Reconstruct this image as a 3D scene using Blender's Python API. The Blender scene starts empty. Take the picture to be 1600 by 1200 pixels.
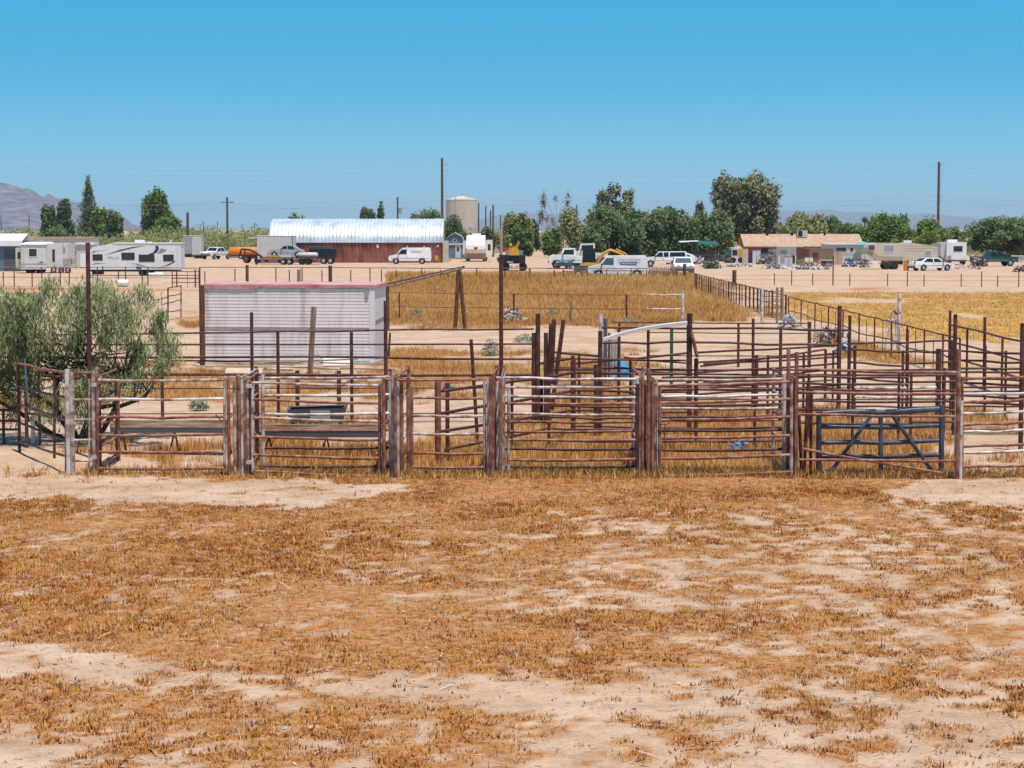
import bpy, math, random
import numpy as np
from mathutils import Vector, Matrix

# ------------------------------------------------------------------ camera
SC = bpy.context.scene
COL = SC.collection
FPX, CAMH, HORIZON = 3237.0, 4.6, 358.0          # focal length in 1600-px units, eye height, horizon row
PITCH = math.atan((600.0 - HORIZON) / FPX)
cam_d = bpy.data.cameras.new('camera')
cam_d.sensor_width = 36.0
cam_d.lens = 36.0 * FPX / 1600.0
cam_d.clip_start = 0.5
cam_d.clip_end = 90000.0
cam = bpy.data.objects.new('camera', cam_d)
COL.objects.link(cam)
cam.location = (0, 0, CAMH)
cam.rotation_euler = (math.pi / 2 - PITCH, 0, 0)
SC.camera = cam

# ------------------------------------------------------------------ sky, sun, exposure
SUN_EL, SUN_AZ = math.radians(73), math.atan2(0.45, -0.89)   # azimuth measured from +Y towards +X
world = bpy.data.worlds.new('World'); SC.world = world; world.use_nodes = True
wn = world.node_tree; wn.nodes.clear()
wo = wn.nodes.new('ShaderNodeOutputWorld'); wb = wn.nodes.new('ShaderNodeBackground')
sky = wn.nodes.new('ShaderNodeTexSky'); sky.sky_type = 'NISHITA'; sky.sun_disc = False
sky.sun_elevation = SUN_EL; sky.sun_rotation = SUN_AZ
sky.altitude = 500; sky.air_density = 1.0; sky.dust_density = 0.3; sky.ozone_density = 2.5
tc = wn.nodes.new('ShaderNodeTexCoord'); sx = wn.nodes.new('ShaderNodeSeparateXYZ'); cx = wn.nodes.new('ShaderNodeCombineXYZ')
mz = wn.nodes.new('ShaderNodeMath'); mz.operation = 'MULTIPLY_ADD'; mz.inputs[1].default_value = 2.6; mz.inputs[2].default_value = 0.10
hs = wn.nodes.new('ShaderNodeHueSaturation'); hs.inputs['Hue'].default_value = 0.48; hs.inputs['Saturation'].default_value = 1.22; hs.inputs['Value'].default_value = 1.0
wn.links.new(tc.outputs['Generated'], sx.inputs[0])
wn.links.new(sx.outputs['X'], cx.inputs['X']); wn.links.new(sx.outputs['Y'], cx.inputs['Y'])
wn.links.new(sx.outputs['Z'], mz.inputs[0]); wn.links.new(mz.outputs[0], cx.inputs['Z'])
wn.links.new(cx.outputs[0], sky.inputs['Vector'])
wn.links.new(sky.outputs[0], hs.inputs['Color']); wn.links.new(hs.outputs[0], wb.inputs['Color'])
wb.inputs['Strength'].default_value = 0.12
# the clear cyan-blue gradient of the photograph laid over the physical sky, by elevation only
gr = wn.nodes.new('ShaderNodeValToRGB'); g2 = wn.nodes.new('ShaderNodeBackground'); ms = wn.nodes.new('ShaderNodeMixShader')
for k, (p_, c_) in enumerate(((0.0, (.40, .74, .93)), (0.03, (.21, .62, .88)), (0.07, (.05, .485, .81)), (0.12, (.008, .42, .77)), (.35, (.018, .24, .56)), (1.0, (.015, .12, .36)))):
    e_ = gr.color_ramp.elements[k] if k < 2 else gr.color_ramp.elements.new(p_)
    e_.position = p_; e_.color = (*c_, 1)
wn.links.new(sx.outputs['Z'], gr.inputs[0]); wn.links.new(gr.outputs[0], g2.inputs[0]); g2.inputs['Strength'].default_value = .99
ms.inputs[0].default_value = .85; wn.links.new(wb.outputs[0], ms.inputs[1]); wn.links.new(g2.outputs[0], ms.inputs[2])
wn.links.new(ms.outputs[0], wo.inputs[0])
sun_d = bpy.data.lights.new('sun', 'SUN'); sun_d.energy = 5.0; sun_d.angle = math.radians(0.53); sun_d.color = (1.0, 0.93, 0.83)
sun = bpy.data.objects.new('sun', sun_d); COL.objects.link(sun)
SDIR = Vector((math.sin(SUN_AZ) * math.cos(SUN_EL), math.cos(SUN_AZ) * math.cos(SUN_EL), math.sin(SUN_EL)))
sun.rotation_euler = SDIR.to_track_quat('Z', 'Y').to_euler()
sun.location = (0, 0, 60)
vs = SC.view_settings
vs.view_transform = 'Standard'; vs.look = 'None'; vs.exposure = 0.06; vs.gamma = 1.0; vs.use_curve_mapping = False
SC.cycles.use_denoising = True
SC.cycles.max_bounces = 4; SC.cycles.diffuse_bounces = 2; SC.cycles.glossy_bounces = 2; SC.cycles.transmission_bounces = 2
SC.cycles.volume_bounces = 0; SC.cycles.transparent_max_bounces = 4
SC.cycles.caustics_reflective = False; SC.cycles.caustics_refractive = False
R = random.Random(7)

# ------------------------------------------------------------------ pixel <-> place helpers
_F = Vector((0, math.cos(PITCH), -math.sin(PITCH))); _U = Vector((0, math.sin(PITCH), math.cos(PITCH)))
CAMP = Vector((0, 0, CAMH))
def ray(px, py): return _F + Vector((1, 0, 0)) * ((px - 800) / FPX) + _U * ((600 - py) / FPX)
def G(px, py):                                   # the ground point seen at a pixel
    d = ray(px, py); return CAMP + d * (-CAMH / d.z)
def at(px, py, Y):                               # the point at distance Y seen at a pixel
    d = ray(px, py); return CAMP + d * (Y / d.y)
def ppm(Y): return FPX / Y                       # pixels per metre at distance Y
def project(X, Y, Z):                            # numpy arrays -> pixel
    rz = Z - CAMH; f = Y * math.cos(PITCH) - rz * math.sin(PITCH); u = Y * math.sin(PITCH) + rz * math.cos(PITCH)
    return 800 + FPX * X / f, 600 - FPX * u / f

# ------------------------------------------------------------------ noise (numpy)
def vnoise(x, y, seed=0):
    xi = np.floor(x).astype(np.int64); yi = np.floor(y).astype(np.int64); xf = x - xi; yf = y - yi
    def h(a, b):
        n = (a * 374761393 + b * 668265263 + seed * 1442695041) & 0x7fffffff
        n = ((n ^ (n >> 13)) * 1274126177) & 0x7fffffff
        return ((n ^ (n >> 16)) & 0xffff) / 65535.0
    u = xf * xf * (3 - 2 * xf); v = yf * yf * (3 - 2 * yf)
    return (h(xi, yi) * (1 - u) + h(xi + 1, yi) * u) * (1 - v) + (h(xi, yi + 1) * (1 - u) + h(xi + 1, yi + 1) * u) * v
def fbm(x, y, seed=0, octv=4):
    s = 0; a = 0.5; t = 0
    for k in range(octv):
        s = s + a * vnoise(x * 2 ** k + 17.3 * k, y * 2 ** k - 9.1 * k, seed + k); t += a; a *= 0.55
    return s / t
def sstep(a, b, x):
    t = np.clip((x - a) / (b - a), 0, 1); return t * t * (3 - 2 * t)

# ------------------------------------------------------------------ materials
MATS = {}
def ramp_mat(name, cols, scale=3.0, rough=0.8, metal=0.0, bump=0.0, bscale=40.0, detail=4.0, pos=(0.35, 0.65), spec=0.3, stretch=None, attr=None, transl=0.0, upn=0.0):
    """colours mixed by a noise in world position (or by a stored attribute)"""
    m = bpy.data.materials.new(name); m.use_nodes = True; nt = m.node_tree; p = nt.nodes['Principled BSDF']
    p.inputs['Roughness'].default_value = rough; p.inputs['Metallic'].default_value = metal
    p.inputs['Specular IOR Level'].default_value = spec
    g = nt.nodes.new('ShaderNodeNewGeometry'); vec = g.outputs['Position']
    if stretch:
        mp = nt.nodes.new('ShaderNodeMapping'); mp.inputs['Scale'].default_value = stretch
        nt.links.new(vec, mp.inputs['Vector']); vec = mp.outputs[0]
    if attr:
        a = nt.nodes.new('ShaderNodeAttribute'); a.attribute_name = attr; fac = a.outputs['Fac']
    else:
        n = nt.nodes.new('ShaderNodeTexNoise'); n.inputs['Scale'].default_value = scale; n.inputs['Detail'].default_value = detail
        n.inputs['Roughness'].default_value = 0.6
        nt.links.new(vec, n.inputs['Vector']); fac = n.outputs['Fac']
    r = nt.nodes.new('ShaderNodeValToRGB'); nt.links.new(fac, r.inputs[0])
    el = r.color_ramp.elements
    lo, hi = (0.0, 1.0) if attr else pos
    while len(el) < len(cols): el.new(0.5)
    for k, c in enumerate(cols):
        el[k].position = lo + (hi - lo) * k / max(1, len(cols) - 1); el[k].color = (*c, 1)
    nt.links.new(r.outputs[0], p.inputs['Base Color'])
    if bump:
        nb = nt.nodes.new('ShaderNodeTexNoise'); nb.inputs['Scale'].default_value = bscale; nb.inputs['Detail'].default_value = 3
        nt.links.new(vec, nb.inputs['Vector'])
        b = nt.nodes.new('ShaderNodeBump'); b.inputs['Strength'].default_value = bump; b.inputs['Distance'].default_value = 0.02
        nt.links.new(nb.outputs['Fac'], b.inputs['Height']); nt.links.new(b.outputs[0], p.inputs['Normal'])
    if upn:                                      # blades and leaves catch light as a loose canopy, not as flat cards
        va = nt.nodes.new('ShaderNodeVectorMath'); va.operation = 'ADD'; va.inputs[1].default_value = (0, 0, upn)
        vn = nt.nodes.new('ShaderNodeVectorMath'); vn.operation = 'NORMALIZE'
        nt.links.new(g.outputs['Normal'], va.inputs[0]); nt.links.new(va.outputs[0], vn.inputs[0]); nt.links.new(vn.outputs[0], p.inputs['Normal'])
    if transl:
        out = nt.nodes['Material Output']; t = nt.nodes.new('ShaderNodeBsdfTranslucent'); mx = nt.nodes.new('ShaderNodeMixShader')
        mx.inputs[0].default_value = transl; nt.links.new(r.outputs[0], t.inputs[0])
        nt.links.new(p.outputs[0], mx.inputs[1]); nt.links.new(t.outputs[0], mx.inputs[2]); nt.links.new(mx.outputs[0], out.inputs[0])
    MATS[name] = m
    return m
def paint(name, c, rough=0.4, var=0.12, metal=0.0, scale=1.2, spec=0.4):
    d = tuple(max(0, v * (1 - var)) for v in c); e = tuple(min(1, v * (1 + var * 0.5)) for v in c)
    return ramp_mat(name, [d, c, e], scale, rough, metal, spec=spec)
def M(n): return MATS[n]
# pipes
ramp_mat('pipe_dark', [(0.04, 0.014, 0.012), (0.088, 0.029, 0.023), (0.16, 0.06, 0.043)], 7, .6, .0, .25, 60, spec=.45)
ramp_mat('pipe_rust', [(0.11, 0.034, 0.022), (0.235, 0.08, 0.05), (0.35, 0.16, 0.105), (0.45, 0.34, 0.27)], 6, .6, .0, .3, 60, spec=.45, pos=(.32, .74))
ramp_mat('pipe_mixed', [(0.14, 0.055, 0.035), (0.3, 0.16, 0.11), (0.5, 0.42, 0.37), (0.64, 0.6, 0.57)], 5, .5, .0, .2, 60, spec=.5, pos=(.3, .70))
ramp_mat('pipe_galv', [(0.26, 0.14, 0.1), (0.52, 0.46, 0.42), (0.68, 0.66, 0.64)], 4.5, .5, .0, .1, 60, spec=.5, pos=(.34, .60))
ramp_mat('gate_black', [(0.03, 0.042, 0.062), (0.05, 0.066, 0.095), (0.08, 0.1, 0.13)], 4, .32, .0, .05, 30, spec=.6)
ramp_mat('wood_pole', [(.06, .028, .016), (.13, .06, .035), (.2, .11, .07)], 3, .9, 0, .4, 30, stretch=(6, 6, .6))
ramp_mat('wood_grey', [(.16, .10, .07), (.3, .21, .15), (.42, .33, .26)], 3, .9, 0, .4, 30, stretch=(5, 5, .5))
ramp_mat('lumber', [(.22, .13, .08), (.42, .28, .19), (.62, .48, .36)], 2, .9, 0, .3, 25, stretch=(.6, 6, 6))
ramp_mat('plywood', [(.5, .36, .25), (.62, .47, .34)], 2, .9)
# vehicles and buildings
paint('white', (.82, .80, .78), .35, .06); paint('offwhite', (.66, .64, .61), .5, .1); paint('rv_white', (.74, .73, .73), .4, .05)
paint('cream', (.60, .52, .42), .5, .1); paint('tan', (.46, .34, .23), .6, .12); paint('grey', (.33, .34, .36), .5, .1)
paint('lightgrey', (.56, .55, .55), .45, .06); paint('darkgrey', (.09, .095, .11), .5, .2); paint('black', (.014, .014, .017), .5, .2)
paint('tyre', (.022, .021, .021), .85, .2); paint('rim', (.45, .45, .46), .35, .1, .5); paint('glass', (.012, .015, .02), .12, .1, spec=.7)
paint('glass_blue', (.06, .11, .13), .12, .1, spec=.7); paint('blue', (.02, .09, .30), .4); paint('navy', (.02, .035, .13), .4); paint('skyblue', (.06, .28, .46), .4)
paint('stripe_grey', (.22, .27, .36), .4); paint('teal', (.02, .16, .17), .45); paint('green', (.02, .07, .055), .4); paint('yellow', (.62, .33, .03), .45)
paint('orange', (.68, .22, .02), .45); paint('red', (.42, .035, .03), .45); paint('silver', (.42, .43, .45), .32, .06, .3); paint('steelblue', (.11, .19, .27), .6)
paint('barrel_blue', (.02, .30, .62), .4); paint('post_green', (.01, .13, .05), .5); paint('tail_red', (.35, .01, .01), .25)
ramp_mat('container_red', [(0.16, 0.046, 0.037), (0.25, 0.082, 0.064), (0.32, 0.125, 0.1)], .7, .7, stretch=(1, 1, .6))
ramp_mat('quonset', [(0.5, 0.54, 0.58), (0.68, 0.72, 0.76), (0.76, 0.79, 0.82)], .5, .42, .35, spec=.5)
ramp_mat('tank_tan', [(0.52, 0.43, 0.36), (0.64, 0.54, 0.46)], .25, .8, stretch=(1, 1, .3))
ramp_mat('shingle', [(.40, .26, .18), (.52, .36, .25)], 1.5, .95, 0, .3, 6)
ramp_mat('brick_wall', [(.24, .10, .065), (.32, .15, .10)], 1.5, .9)
ramp_mat('block_brown', [(.19, .14, .12), (.25, .19, .165)], 2, .9)
ramp_mat('box_siding', [(0.55, 0.46, 0.42), (0.77, 0.7, 0.67), (0.85, 0.79, 0.76)], .9, .6, 0, .1, 20, stretch=(4, 4, .45), pos=(.27, .62))
ramp_mat('box_side', [(.70, .68, .67), (.82, .80, .79)], 1.2, .5, stretch=(2, 2, .4))
ramp_mat('box_band', [(.30, .23, .24), (.38, .31, .32)], 2, .7)
ramp_mat('box_pink', [(0.44, 0.15, 0.15), (0.56, 0.28, 0.27), (0.66, 0.5, 0.47)], 1.6, .75, pos=(.3, .72))
ramp_mat('tarp', [(.36, .37, .40), (.62, .62, .63)], 3, .6, 0, .4, 8); ramp_mat('tarp_blue', [(.06, .15, .34), (.28, .36, .48)], 3, .6, 0, .4, 8)
ramp_mat('junk', [(.04, .035, .035), (.20, .14, .11), (.45, .42, .42)], 2.2, .8); ramp_mat('stone', [(.3, .25, .22), (.5, .45, .42)], 8, .9)
ramp_mat('rock_far', [(0.09, 0.07, 0.095), (0.16, 0.125, 0.15), (0.25, 0.205, 0.22)], .016, 1.0, 0, .0, detail=9, stretch=(1, 1, 2.5))
# plants
ramp_mat('leaf_dark', [(0.055, 0.088, 0.036), (0.115, 0.17, 0.062), (0.206, 0.259, 0.109)], attr='tone', rough=.7, transl=.3, upn=.7)
ramp_mat('leaf_mesquite', [(0.079, 0.113, 0.042), (0.157, 0.208, 0.079), (0.26, 0.309, 0.133)], attr='tone', rough=.7, transl=.32, upn=.7)
ramp_mat('leaf_bright', [(0.078, 0.136, 0.024), (0.162, 0.236, 0.046), (0.264, 0.336, 0.084)], attr='tone', rough=.7, transl=.32, upn=.7)
ramp_mat('leaf_olive', [(0.148, 0.169, 0.06), (0.274, 0.283, 0.103), (0.433, 0.409, 0.179)], attr='tone', rough=.75, transl=.3, upn=.7)
ramp_mat('leaf_euc', [(0.1, 0.116, 0.057), (0.218, 0.222, 0.11), (0.381, 0.332, 0.197)], attr='tone', rough=.7, transl=.15, upn=.6)
ramp_mat('leaf_dry', [(.16, .125, .09), (.27, .21, .155), (.36, .30, .23)], attr='tone', rough=.8, transl=.1, upn=.5)
ramp_mat('leaf_acacia', [(0.11, 0.145, 0.065), (0.22, 0.265, 0.11), (0.37, 0.385, 0.16)], attr='tone', rough=.7, transl=.25, upn=.7)
ramp_mat('leaf_sage', [(.16, .19, .13), (.26, .29, .2), (.34, .37, .27)], attr='tone', rough=.85, transl=.1, upn=.5)
ramp_mat('bark', [(.04, .028, .02), (.09, .065, .05)], 5, .95, 0, .5, 30); ramp_mat('bark_pale', [(.2, .16, .13), (.34, .29, .24)], 3, .9)
ramp_mat('grass_low', [(0.14, 0.038, 0.018), (0.33, 0.098, 0.022), (0.5, 0.185, 0.032), (0.61, 0.29, 0.06), (0.67, 0.46, 0.2)], attr='tone', rough=1.0, spec=.0, transl=.2, upn=1.0)
ramp_mat('grass_mid', [(0.26, 0.09, 0.03), (0.48, 0.2, 0.05), (0.6, 0.32, 0.095), (0.7, 0.51, 0.27)], attr='tone', rough=1.0, spec=.0, transl=.25, upn=1.0)
ramp_mat('grass_tall', [(0.38, 0.17, 0.048), (0.56, 0.28, 0.085), (0.68, 0.43, 0.18)], attr='tone', rough=1.0, spec=.0, transl=.25, upn=1.0)
ramp_mat('grass_stubble', [(0.488, 0.263, 0.085), (0.615, 0.357, 0.122), (0.678, 0.451, 0.225)], attr='tone', rough=1.0, spec=.0, transl=.25, upn=1.0)

# ------------------------------------------------------------------ object helpers
def tag(o, label=None, cat=None, group=None, kind=None):
    if label: o['label'] = label
    if cat: o['category'] = cat
    if group: o['group'] = group
    if kind: o['kind'] = kind
    return o
def thing(name, label, cat, loc=(0, 0, 0), rz=0.0, group=None):
    o = bpy.data.objects.new(name, None); COL.objects.link(o)
    o.empty_display_size = 0.2; o.location = loc; o.rotation_euler = (0, 0, rz)
    return tag(o, label, cat, group)
def rootM(o): return Matrix.Translation(o.location) @ o.rotation_euler.to_matrix().to_4x4()
def link(name, me, parent=None, mat=None):
    o = bpy.data.objects.new(name, me); COL.objects.link(o)
    if mat is not None and not me.materials: me.materials.append(M(mat) if isinstance(mat, str) else mat)
    if parent is not None: o.parent = parent
    return o
def np_mesh(name, verts, faces_n, loops, mat=None, tone=None, smooth=False):
    """fast mesh: verts (n,3), every face has faces_n corners, loops flat index array"""
    me = bpy.data.meshes.new(name); nv = len(verts); nf = len(loops) // faces_n
    me.vertices.add(nv); me.vertices.foreach_set('co', np.ascontiguousarray(verts, np.float32).ravel())
    me.loops.add(len(loops)); me.loops.foreach_set('vertex_index', np.ascontiguousarray(loops, np.int32))
    me.polygons.add(nf); me.polygons.foreach_set('loop_start', np.arange(0, nf * faces_n, faces_n, dtype=np.int32))
    if smooth: me.polygons.foreach_set('use_smooth', np.ones(nf, bool))
    if tone is not None:
        a = me.attributes.new('tone', 'FLOAT', 'POINT'); a.data.foreach_set('value', np.ascontiguousarray(tone, np.float32))
    me.update(calc_edges=True)
    if mat: me.materials.append(M(mat))
    return me
CYL = {}
def unit_cyl(mat, n=10, taper=1.0):
    k = (mat, n, taper)
    if k not in CYL:
        v = []; f = []
        for j in range(n):
            a = 2 * math.pi * j / n; v.append((math.cos(a), math.sin(a), 0)); v.append((taper * math.cos(a), taper * math.sin(a), 1))
        for j in range(n): f.append((2 * j, 2 * ((j + 1) % n), 2 * ((j + 1) % n) + 1, 2 * j + 1))
        f.append(tuple(2 * j for j in reversed(range(n)))); f.append(tuple(2 * j + 1 for j in range(n)))
        me = bpy.data.meshes.new('pipe'); me.from_pydata(v, [], f); me.materials.append(M(mat))
        for p in me.polygons:
            if len(p.vertices) == 4: p.use_smooth = True
        CYL[k] = me
    return CYL[k]
def bent_cyl(mat, var):
    k = (mat, 'bent', var)
    if k not in CYL:
        rg = random.Random(var); n, m = 7, 4; off = [(0, 0)] + [(rg.uniform(-.7, .7), rg.uniform(-1.0, .35)) for _ in range(m - 1)] + [(0, 0)]; v = []; f = []
        for i in range(m + 1):
            for j in range(n): a = 2 * math.pi * j / n; v.append((math.cos(a) + off[i][0], math.sin(a) + off[i][1], i / m))
        for i in range(m):
            for j in range(n): f.append((i * n + j, i * n + (j + 1) % n, (i + 1) * n + (j + 1) % n, (i + 1) * n + j))
        f.append(tuple(reversed(range(n)))); f.append(tuple(m * n + j for j in range(n)))
        me = bpy.data.meshes.new('pipe'); me.from_pydata(v, [], f); me.materials.append(M(mat))
        me.polygons.foreach_set('use_smooth', [True] * (len(f) - 2) + [False, False]); CYL[k] = me
    return CYL[k]
def bar(name, p0, p1, r, mat, parent=None, n=10, taper=1.0):
    """a straight round pipe from p0 to p1 (world points)"""
    p0 = Vector(p0); p1 = Vector(p1); d = p1 - p0; L = max(d.length, 1e-4)
    o = link(name, bent_cyl(mat, R.randrange(5)) if name == 'rail' and L > 1.2 else unit_cyl(mat, n, taper), parent)
    q = d.to_track_quat('Z', 'Y').to_matrix().to_4x4()
    Mx = Matrix.Translation(p0) @ q @ Matrix.Diagonal((r, r, L, 1))
    o.matrix_basis = (rootM(parent).inverted() @ Mx) if parent is not None else Mx
    return o
class MB:
    """collects plain shapes in local coordinates and links them as ONE mesh"""
    def __init__(s): s.v = []; s.f = []; s.sm = []
    def poly(s, pts, faces, smooth=False):
        b = len(s.v); s.v += [tuple(p) for p in pts]; s.f += [tuple(b + i for i in f) for f in faces]; s.sm += [smooth] * len(faces); return s
    def box(s, x0, x1, y0, y1, z0, z1):
        p = [(x, y, z) for x in (x0, x1) for y in (y0, y1) for z in (z0, z1)]
        return s.poly(p, [(0, 1, 3, 2), (4, 6, 7, 5), (0, 4, 5, 1), (2, 3, 7, 6), (0, 2, 6, 4), (1, 5, 7, 3)])
    def obox(s, c, dx, dy, dz):                  # centre and three half-axis vectors
        c = Vector(c); dx, dy, dz = Vector(dx), Vector(dy), Vector(dz)
        p = [c + a * dx + b * dy + g * dz for a in (-1, 1) for b in (-1, 1) for g in (-1, 1)]
        return s.poly(p, [(0, 1, 3, 2), (4, 6, 7, 5), (0, 4, 5, 1), (2, 3, 7, 6), (0, 2, 6, 4), (1, 5, 7, 3)])
    def tube(s, pts, rad, n=8):
        pts = [Vector(p) for p in pts]; rad = rad if isinstance(rad, (list, tuple)) else [rad] * len(pts); rings = []
        for i, p in enumerate(pts):
            t = (pts[min(i + 1, len(pts) - 1)] - pts[max(i - 1, 0)]).normalized()
            a = t.orthogonal().normalized() if i == 0 else (a - t * a.dot(t)).normalized(); b = t.cross(a)
            rings.append([p + (a * math.cos(2 * math.pi * k / n) + b * math.sin(2 * math.pi * k / n)) * rad[i] for k in range(n)])
        v = [q for r in rings for q in r]; f = []
        for i in range(len(pts) - 1):
            for k in range(n): f.append((i * n + k, i * n + (k + 1) % n, (i + 1) * n + (k + 1) % n, (i + 1) * n + k))
        s.poly(v, f, True); m = len(pts) - 1
        s.poly(rings[0], [tuple(reversed(range(n)))]); s.poly(rings[m], [tuple(range(n))]); return s
    def prism(s, prof, hw, belt=None, inset=0.0, top=None):
        """side outline (x,z) extruded across the width; the upper part leans inwards"""
        def w(z):
            if belt is None or z <= belt: return hw
            return hw - inset * (z - belt) / max(1e-3, top - belt)
        n = len(prof); v = [(x, -w(z), z) for x, z in prof] + [(x, w(z), z) for x, z in prof]
        f = [tuple(range(n)), tuple(reversed(range(n, 2 * n)))]
        for i in range(n): j = (i + 1) % n; f.append((j, i, n + i, n + j))
        return s.poly(v, f)
    def build(s, name, mat, parent=None, loc=None):
        me = bpy.data.meshes.new(name); me.from_pydata(s.v, [], s.f); me.polygons.foreach_set('use_smooth', s.sm); me.update()
        o = link(name, me, parent, mat)
        if loc is not None: o.location = loc
        return o
def text(s, size, mat, parent, origin, xdir, zdir, name='lettering'):
    cu = bpy.data.curves.new(name, 'FONT'); cu.body = s; cu.size = size; cu.extrude = 0.003; cu.materials.append(M(mat)); cu.align_x = 'CENTER'
    o = bpy.data.objects.new(name, cu); COL.objects.link(o); o.parent = parent
    x = Vector(xdir).normalized(); y = Vector(zdir).normalized(); z = x.cross(y)
    bpy.context.view_layer.update(); me = bpy.data.meshes.new_from_object(o); bpy.data.objects.remove(o); o = link(name, me, parent)
    o.matrix_basis = Matrix.Translation(origin) @ Matrix((x, y, z)).transposed().to_4x4(); return o
# ------------------------------------------------------------------ ground
def interp(px, xs, ys): return np.interp(px, xs, ys)
def fg_cover(X, Y):
    """how much dry weed grows at a place of the bare yard in front of the corral (0..1)"""
    px, py = project(X, Y, 0.0)
    n = 0.12 * fbm(X * .75, Y * .55, 3, 4) + 0.24 * fbm(X * 1.8, Y * 1.2, 11, 3) + .64 * fbm(X * 4.8, Y * 3.6, 23, 3)
    b = np.full_like(px, .085)
    def band(xs, ys, hs, s=1.0):
        c = interp(px, xs, ys); h = interp(px, xs, hs) * (0.25 + 1.5 * fbm(X * 1.3, Y * .9, 31, 4))
        inside = (px > xs[0] - 1) & (px < xs[-1] + 1) if xs[-1] < 1590 or xs[0] > 10 else np.ones_like(px, bool)
        return np.where(inside, s * (1 - sstep(.75, 1.25, np.abs(py - c) / np.maximum(h, .5))), 0)
    b -= interp(px, [0, 300, 500, 900, 1100, 1600], [.27, .22, .16, .19, .10, .08]) * band([0, 150, 300, 500, 700, 900, 1100, 1300, 1600], [1030, 1045, 1066, 1072, 1078, 1094, 1092, 1088, 1080], [26, 24, 17, 14, 24, 27, 18, 14, 16])
    b -= .33 * band([-400, 0, 200, 400, 550, 640], [752, 757, 762, 772, 768, 758], [20, 16, 18, 22, 13, 2])
    b -= .33 * band([1380, 1450, 1520, 1600, 2000], [769, 768, 770, 770, 770], [2, 16, 21, 23, 25])
    b -= .065 * sstep(700, 900, px) * sstep(1090, 1120, py)
    b -= .05 * sstep(1165, 1195, py)
    b -= .14 * (1 - sstep(60, 260, px)) * sstep(1150, 1180, py)
    b -= .03 * sstep(800, 1000, px) * sstep(790, 830, py) * (1 - sstep(940, 1000, py))
    b -= .035 * sstep(1300, 1500, px) * sstep(940, 980, py)
    b += .06 * (1 - sstep(1050, 1250, py)) * (1 - sstep(700, 950, px))
    b += .16 * sstep(600, 760, px) * (1 - sstep(1330, 1420, px)) * sstep(742, 750, py) * (1 - sstep(770, 800, py))
    return sstep(.46, .57, n + b)
def mid_cover(X, Y):
    """dry grass inside and behind the pens: (density 0..1, height m)"""
    px, py = project(X, Y, 0.0)
    n = .55 * fbm(X * .35, Y * .25, 41, 4) + .45 * fbm(X * 1.3, Y * .9, 47, 3)
    b = np.full_like(px, -.02); h = np.full_like(px, .22)
    def blob(cx, cy, rx, ry, s):
        d = ((px - cx) / rx) ** 2 + ((py - cy) / ry) ** 2
        return s * (1 - sstep(.5, 1.3, d))
    stall = sstep(690, 705, py) * (1 - sstep(744, 748, py))
    b += .16 * stall * sstep(150, 420, px); h += .06 * stall
    b += .18 * sstep(760, 800, px) * (1 - sstep(1470, 1520, px)) * sstep(650, 680, py)
    b += blob(480, 690, 130, 40, .14) + blob(300, 615, 220, 26, .16) + blob(560, 600, 120, 22, .08)
    b += blob(1000, 640, 260, 40, .12) + blob(700, 705, 80, 30, .1) + blob(690, 575, 130, 14, .16) + blob(950, 585, 130, 22, .18) + blob(650, 555, 60, 16, .12)
    b -= blob(700, 655, 90, 22, .3) + blob(820, 628, 45, 22, .35) + blob(250, 640, 130, 16, .3) + blob(60, 730, 180, 22, .5) + blob(330, 720, 60, 18, .2)
    b -= blob(1180, 590, 230, 45, .22) + blob(1400, 600, 160, 40, .25) + blob(1560, 715, 130, 30, .25) + blob(860, 530, 260, 12, .2) + blob(1130, 530, 140, 30, .22)
    b -= blob(690, 540, 90, 8, .2) + blob(560, 592, 60, 8, .2)
    b += blob(1440, 560, 160, 22, .2) + blob(1330, 530, 60, 16, .18)
    # pasture behind the pens
    edge = interp(py, [425, 435, 455, 480, 505, 520], [1075, 1085, 1120, 1150, 1175, 1180])
    past = sstep(604, 612, px) * (1 - sstep(-10, 12, px - edge)) * (1 - sstep(500, 512, py)) * sstep(428, 432, py + .0 * px)
    b += .27 * past; h = h * .8 + past * (.12 + .20 * (1 - sstep(440, 470, py)))
    left = (1 - sstep(600, 612, px)) * (1 - sstep(552, 572, py))
    b -= .5 * left; b += blob(300, 500, 26, 16, .6) * 1.0 + blob(200, 452, 330, 3, .55) + blob(250, 441, 40, 4, .4)
    far = 1 - sstep(428, 436, py); b -= .8 * far * (1 - past)
    field = sstep(0, 14, px - interp(py, [440, 460, 505, 545, 600], [1130, 1222, 1225, 1375, 1560])) * (1 - sstep(640, 660, py))
    b -= .6 * field * (1 - sstep(480, 640, py) * 0)
    b += .6 * blob(1375, 452, 60, 5, 1.0) + .5 * blob(1475, 452, 40, 4, 1.0)
    return sstep(.47, .60, n + b), h, field
def field_mask(X, Y):
    px, py = project(X, Y, 0.0)
    f = sstep(0, 10, px - interp(py, [440, 460, 505, 545, 600, 640], [1190, 1224, 1228, 1378, 1560, 1700])) * sstep(455, 460, py) * (1 - sstep(600, 640, py))
    n = fbm(X * .16, Y * .05, 61, 4) * .6 + .4 * fbm(X * .5, Y * .16, 67, 3)
    lo = interp(py, [455, 470, 500, 540, 600], [.24, .30, .40, .46, .48])
    return f * sstep(0, .14, n - lo)

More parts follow.
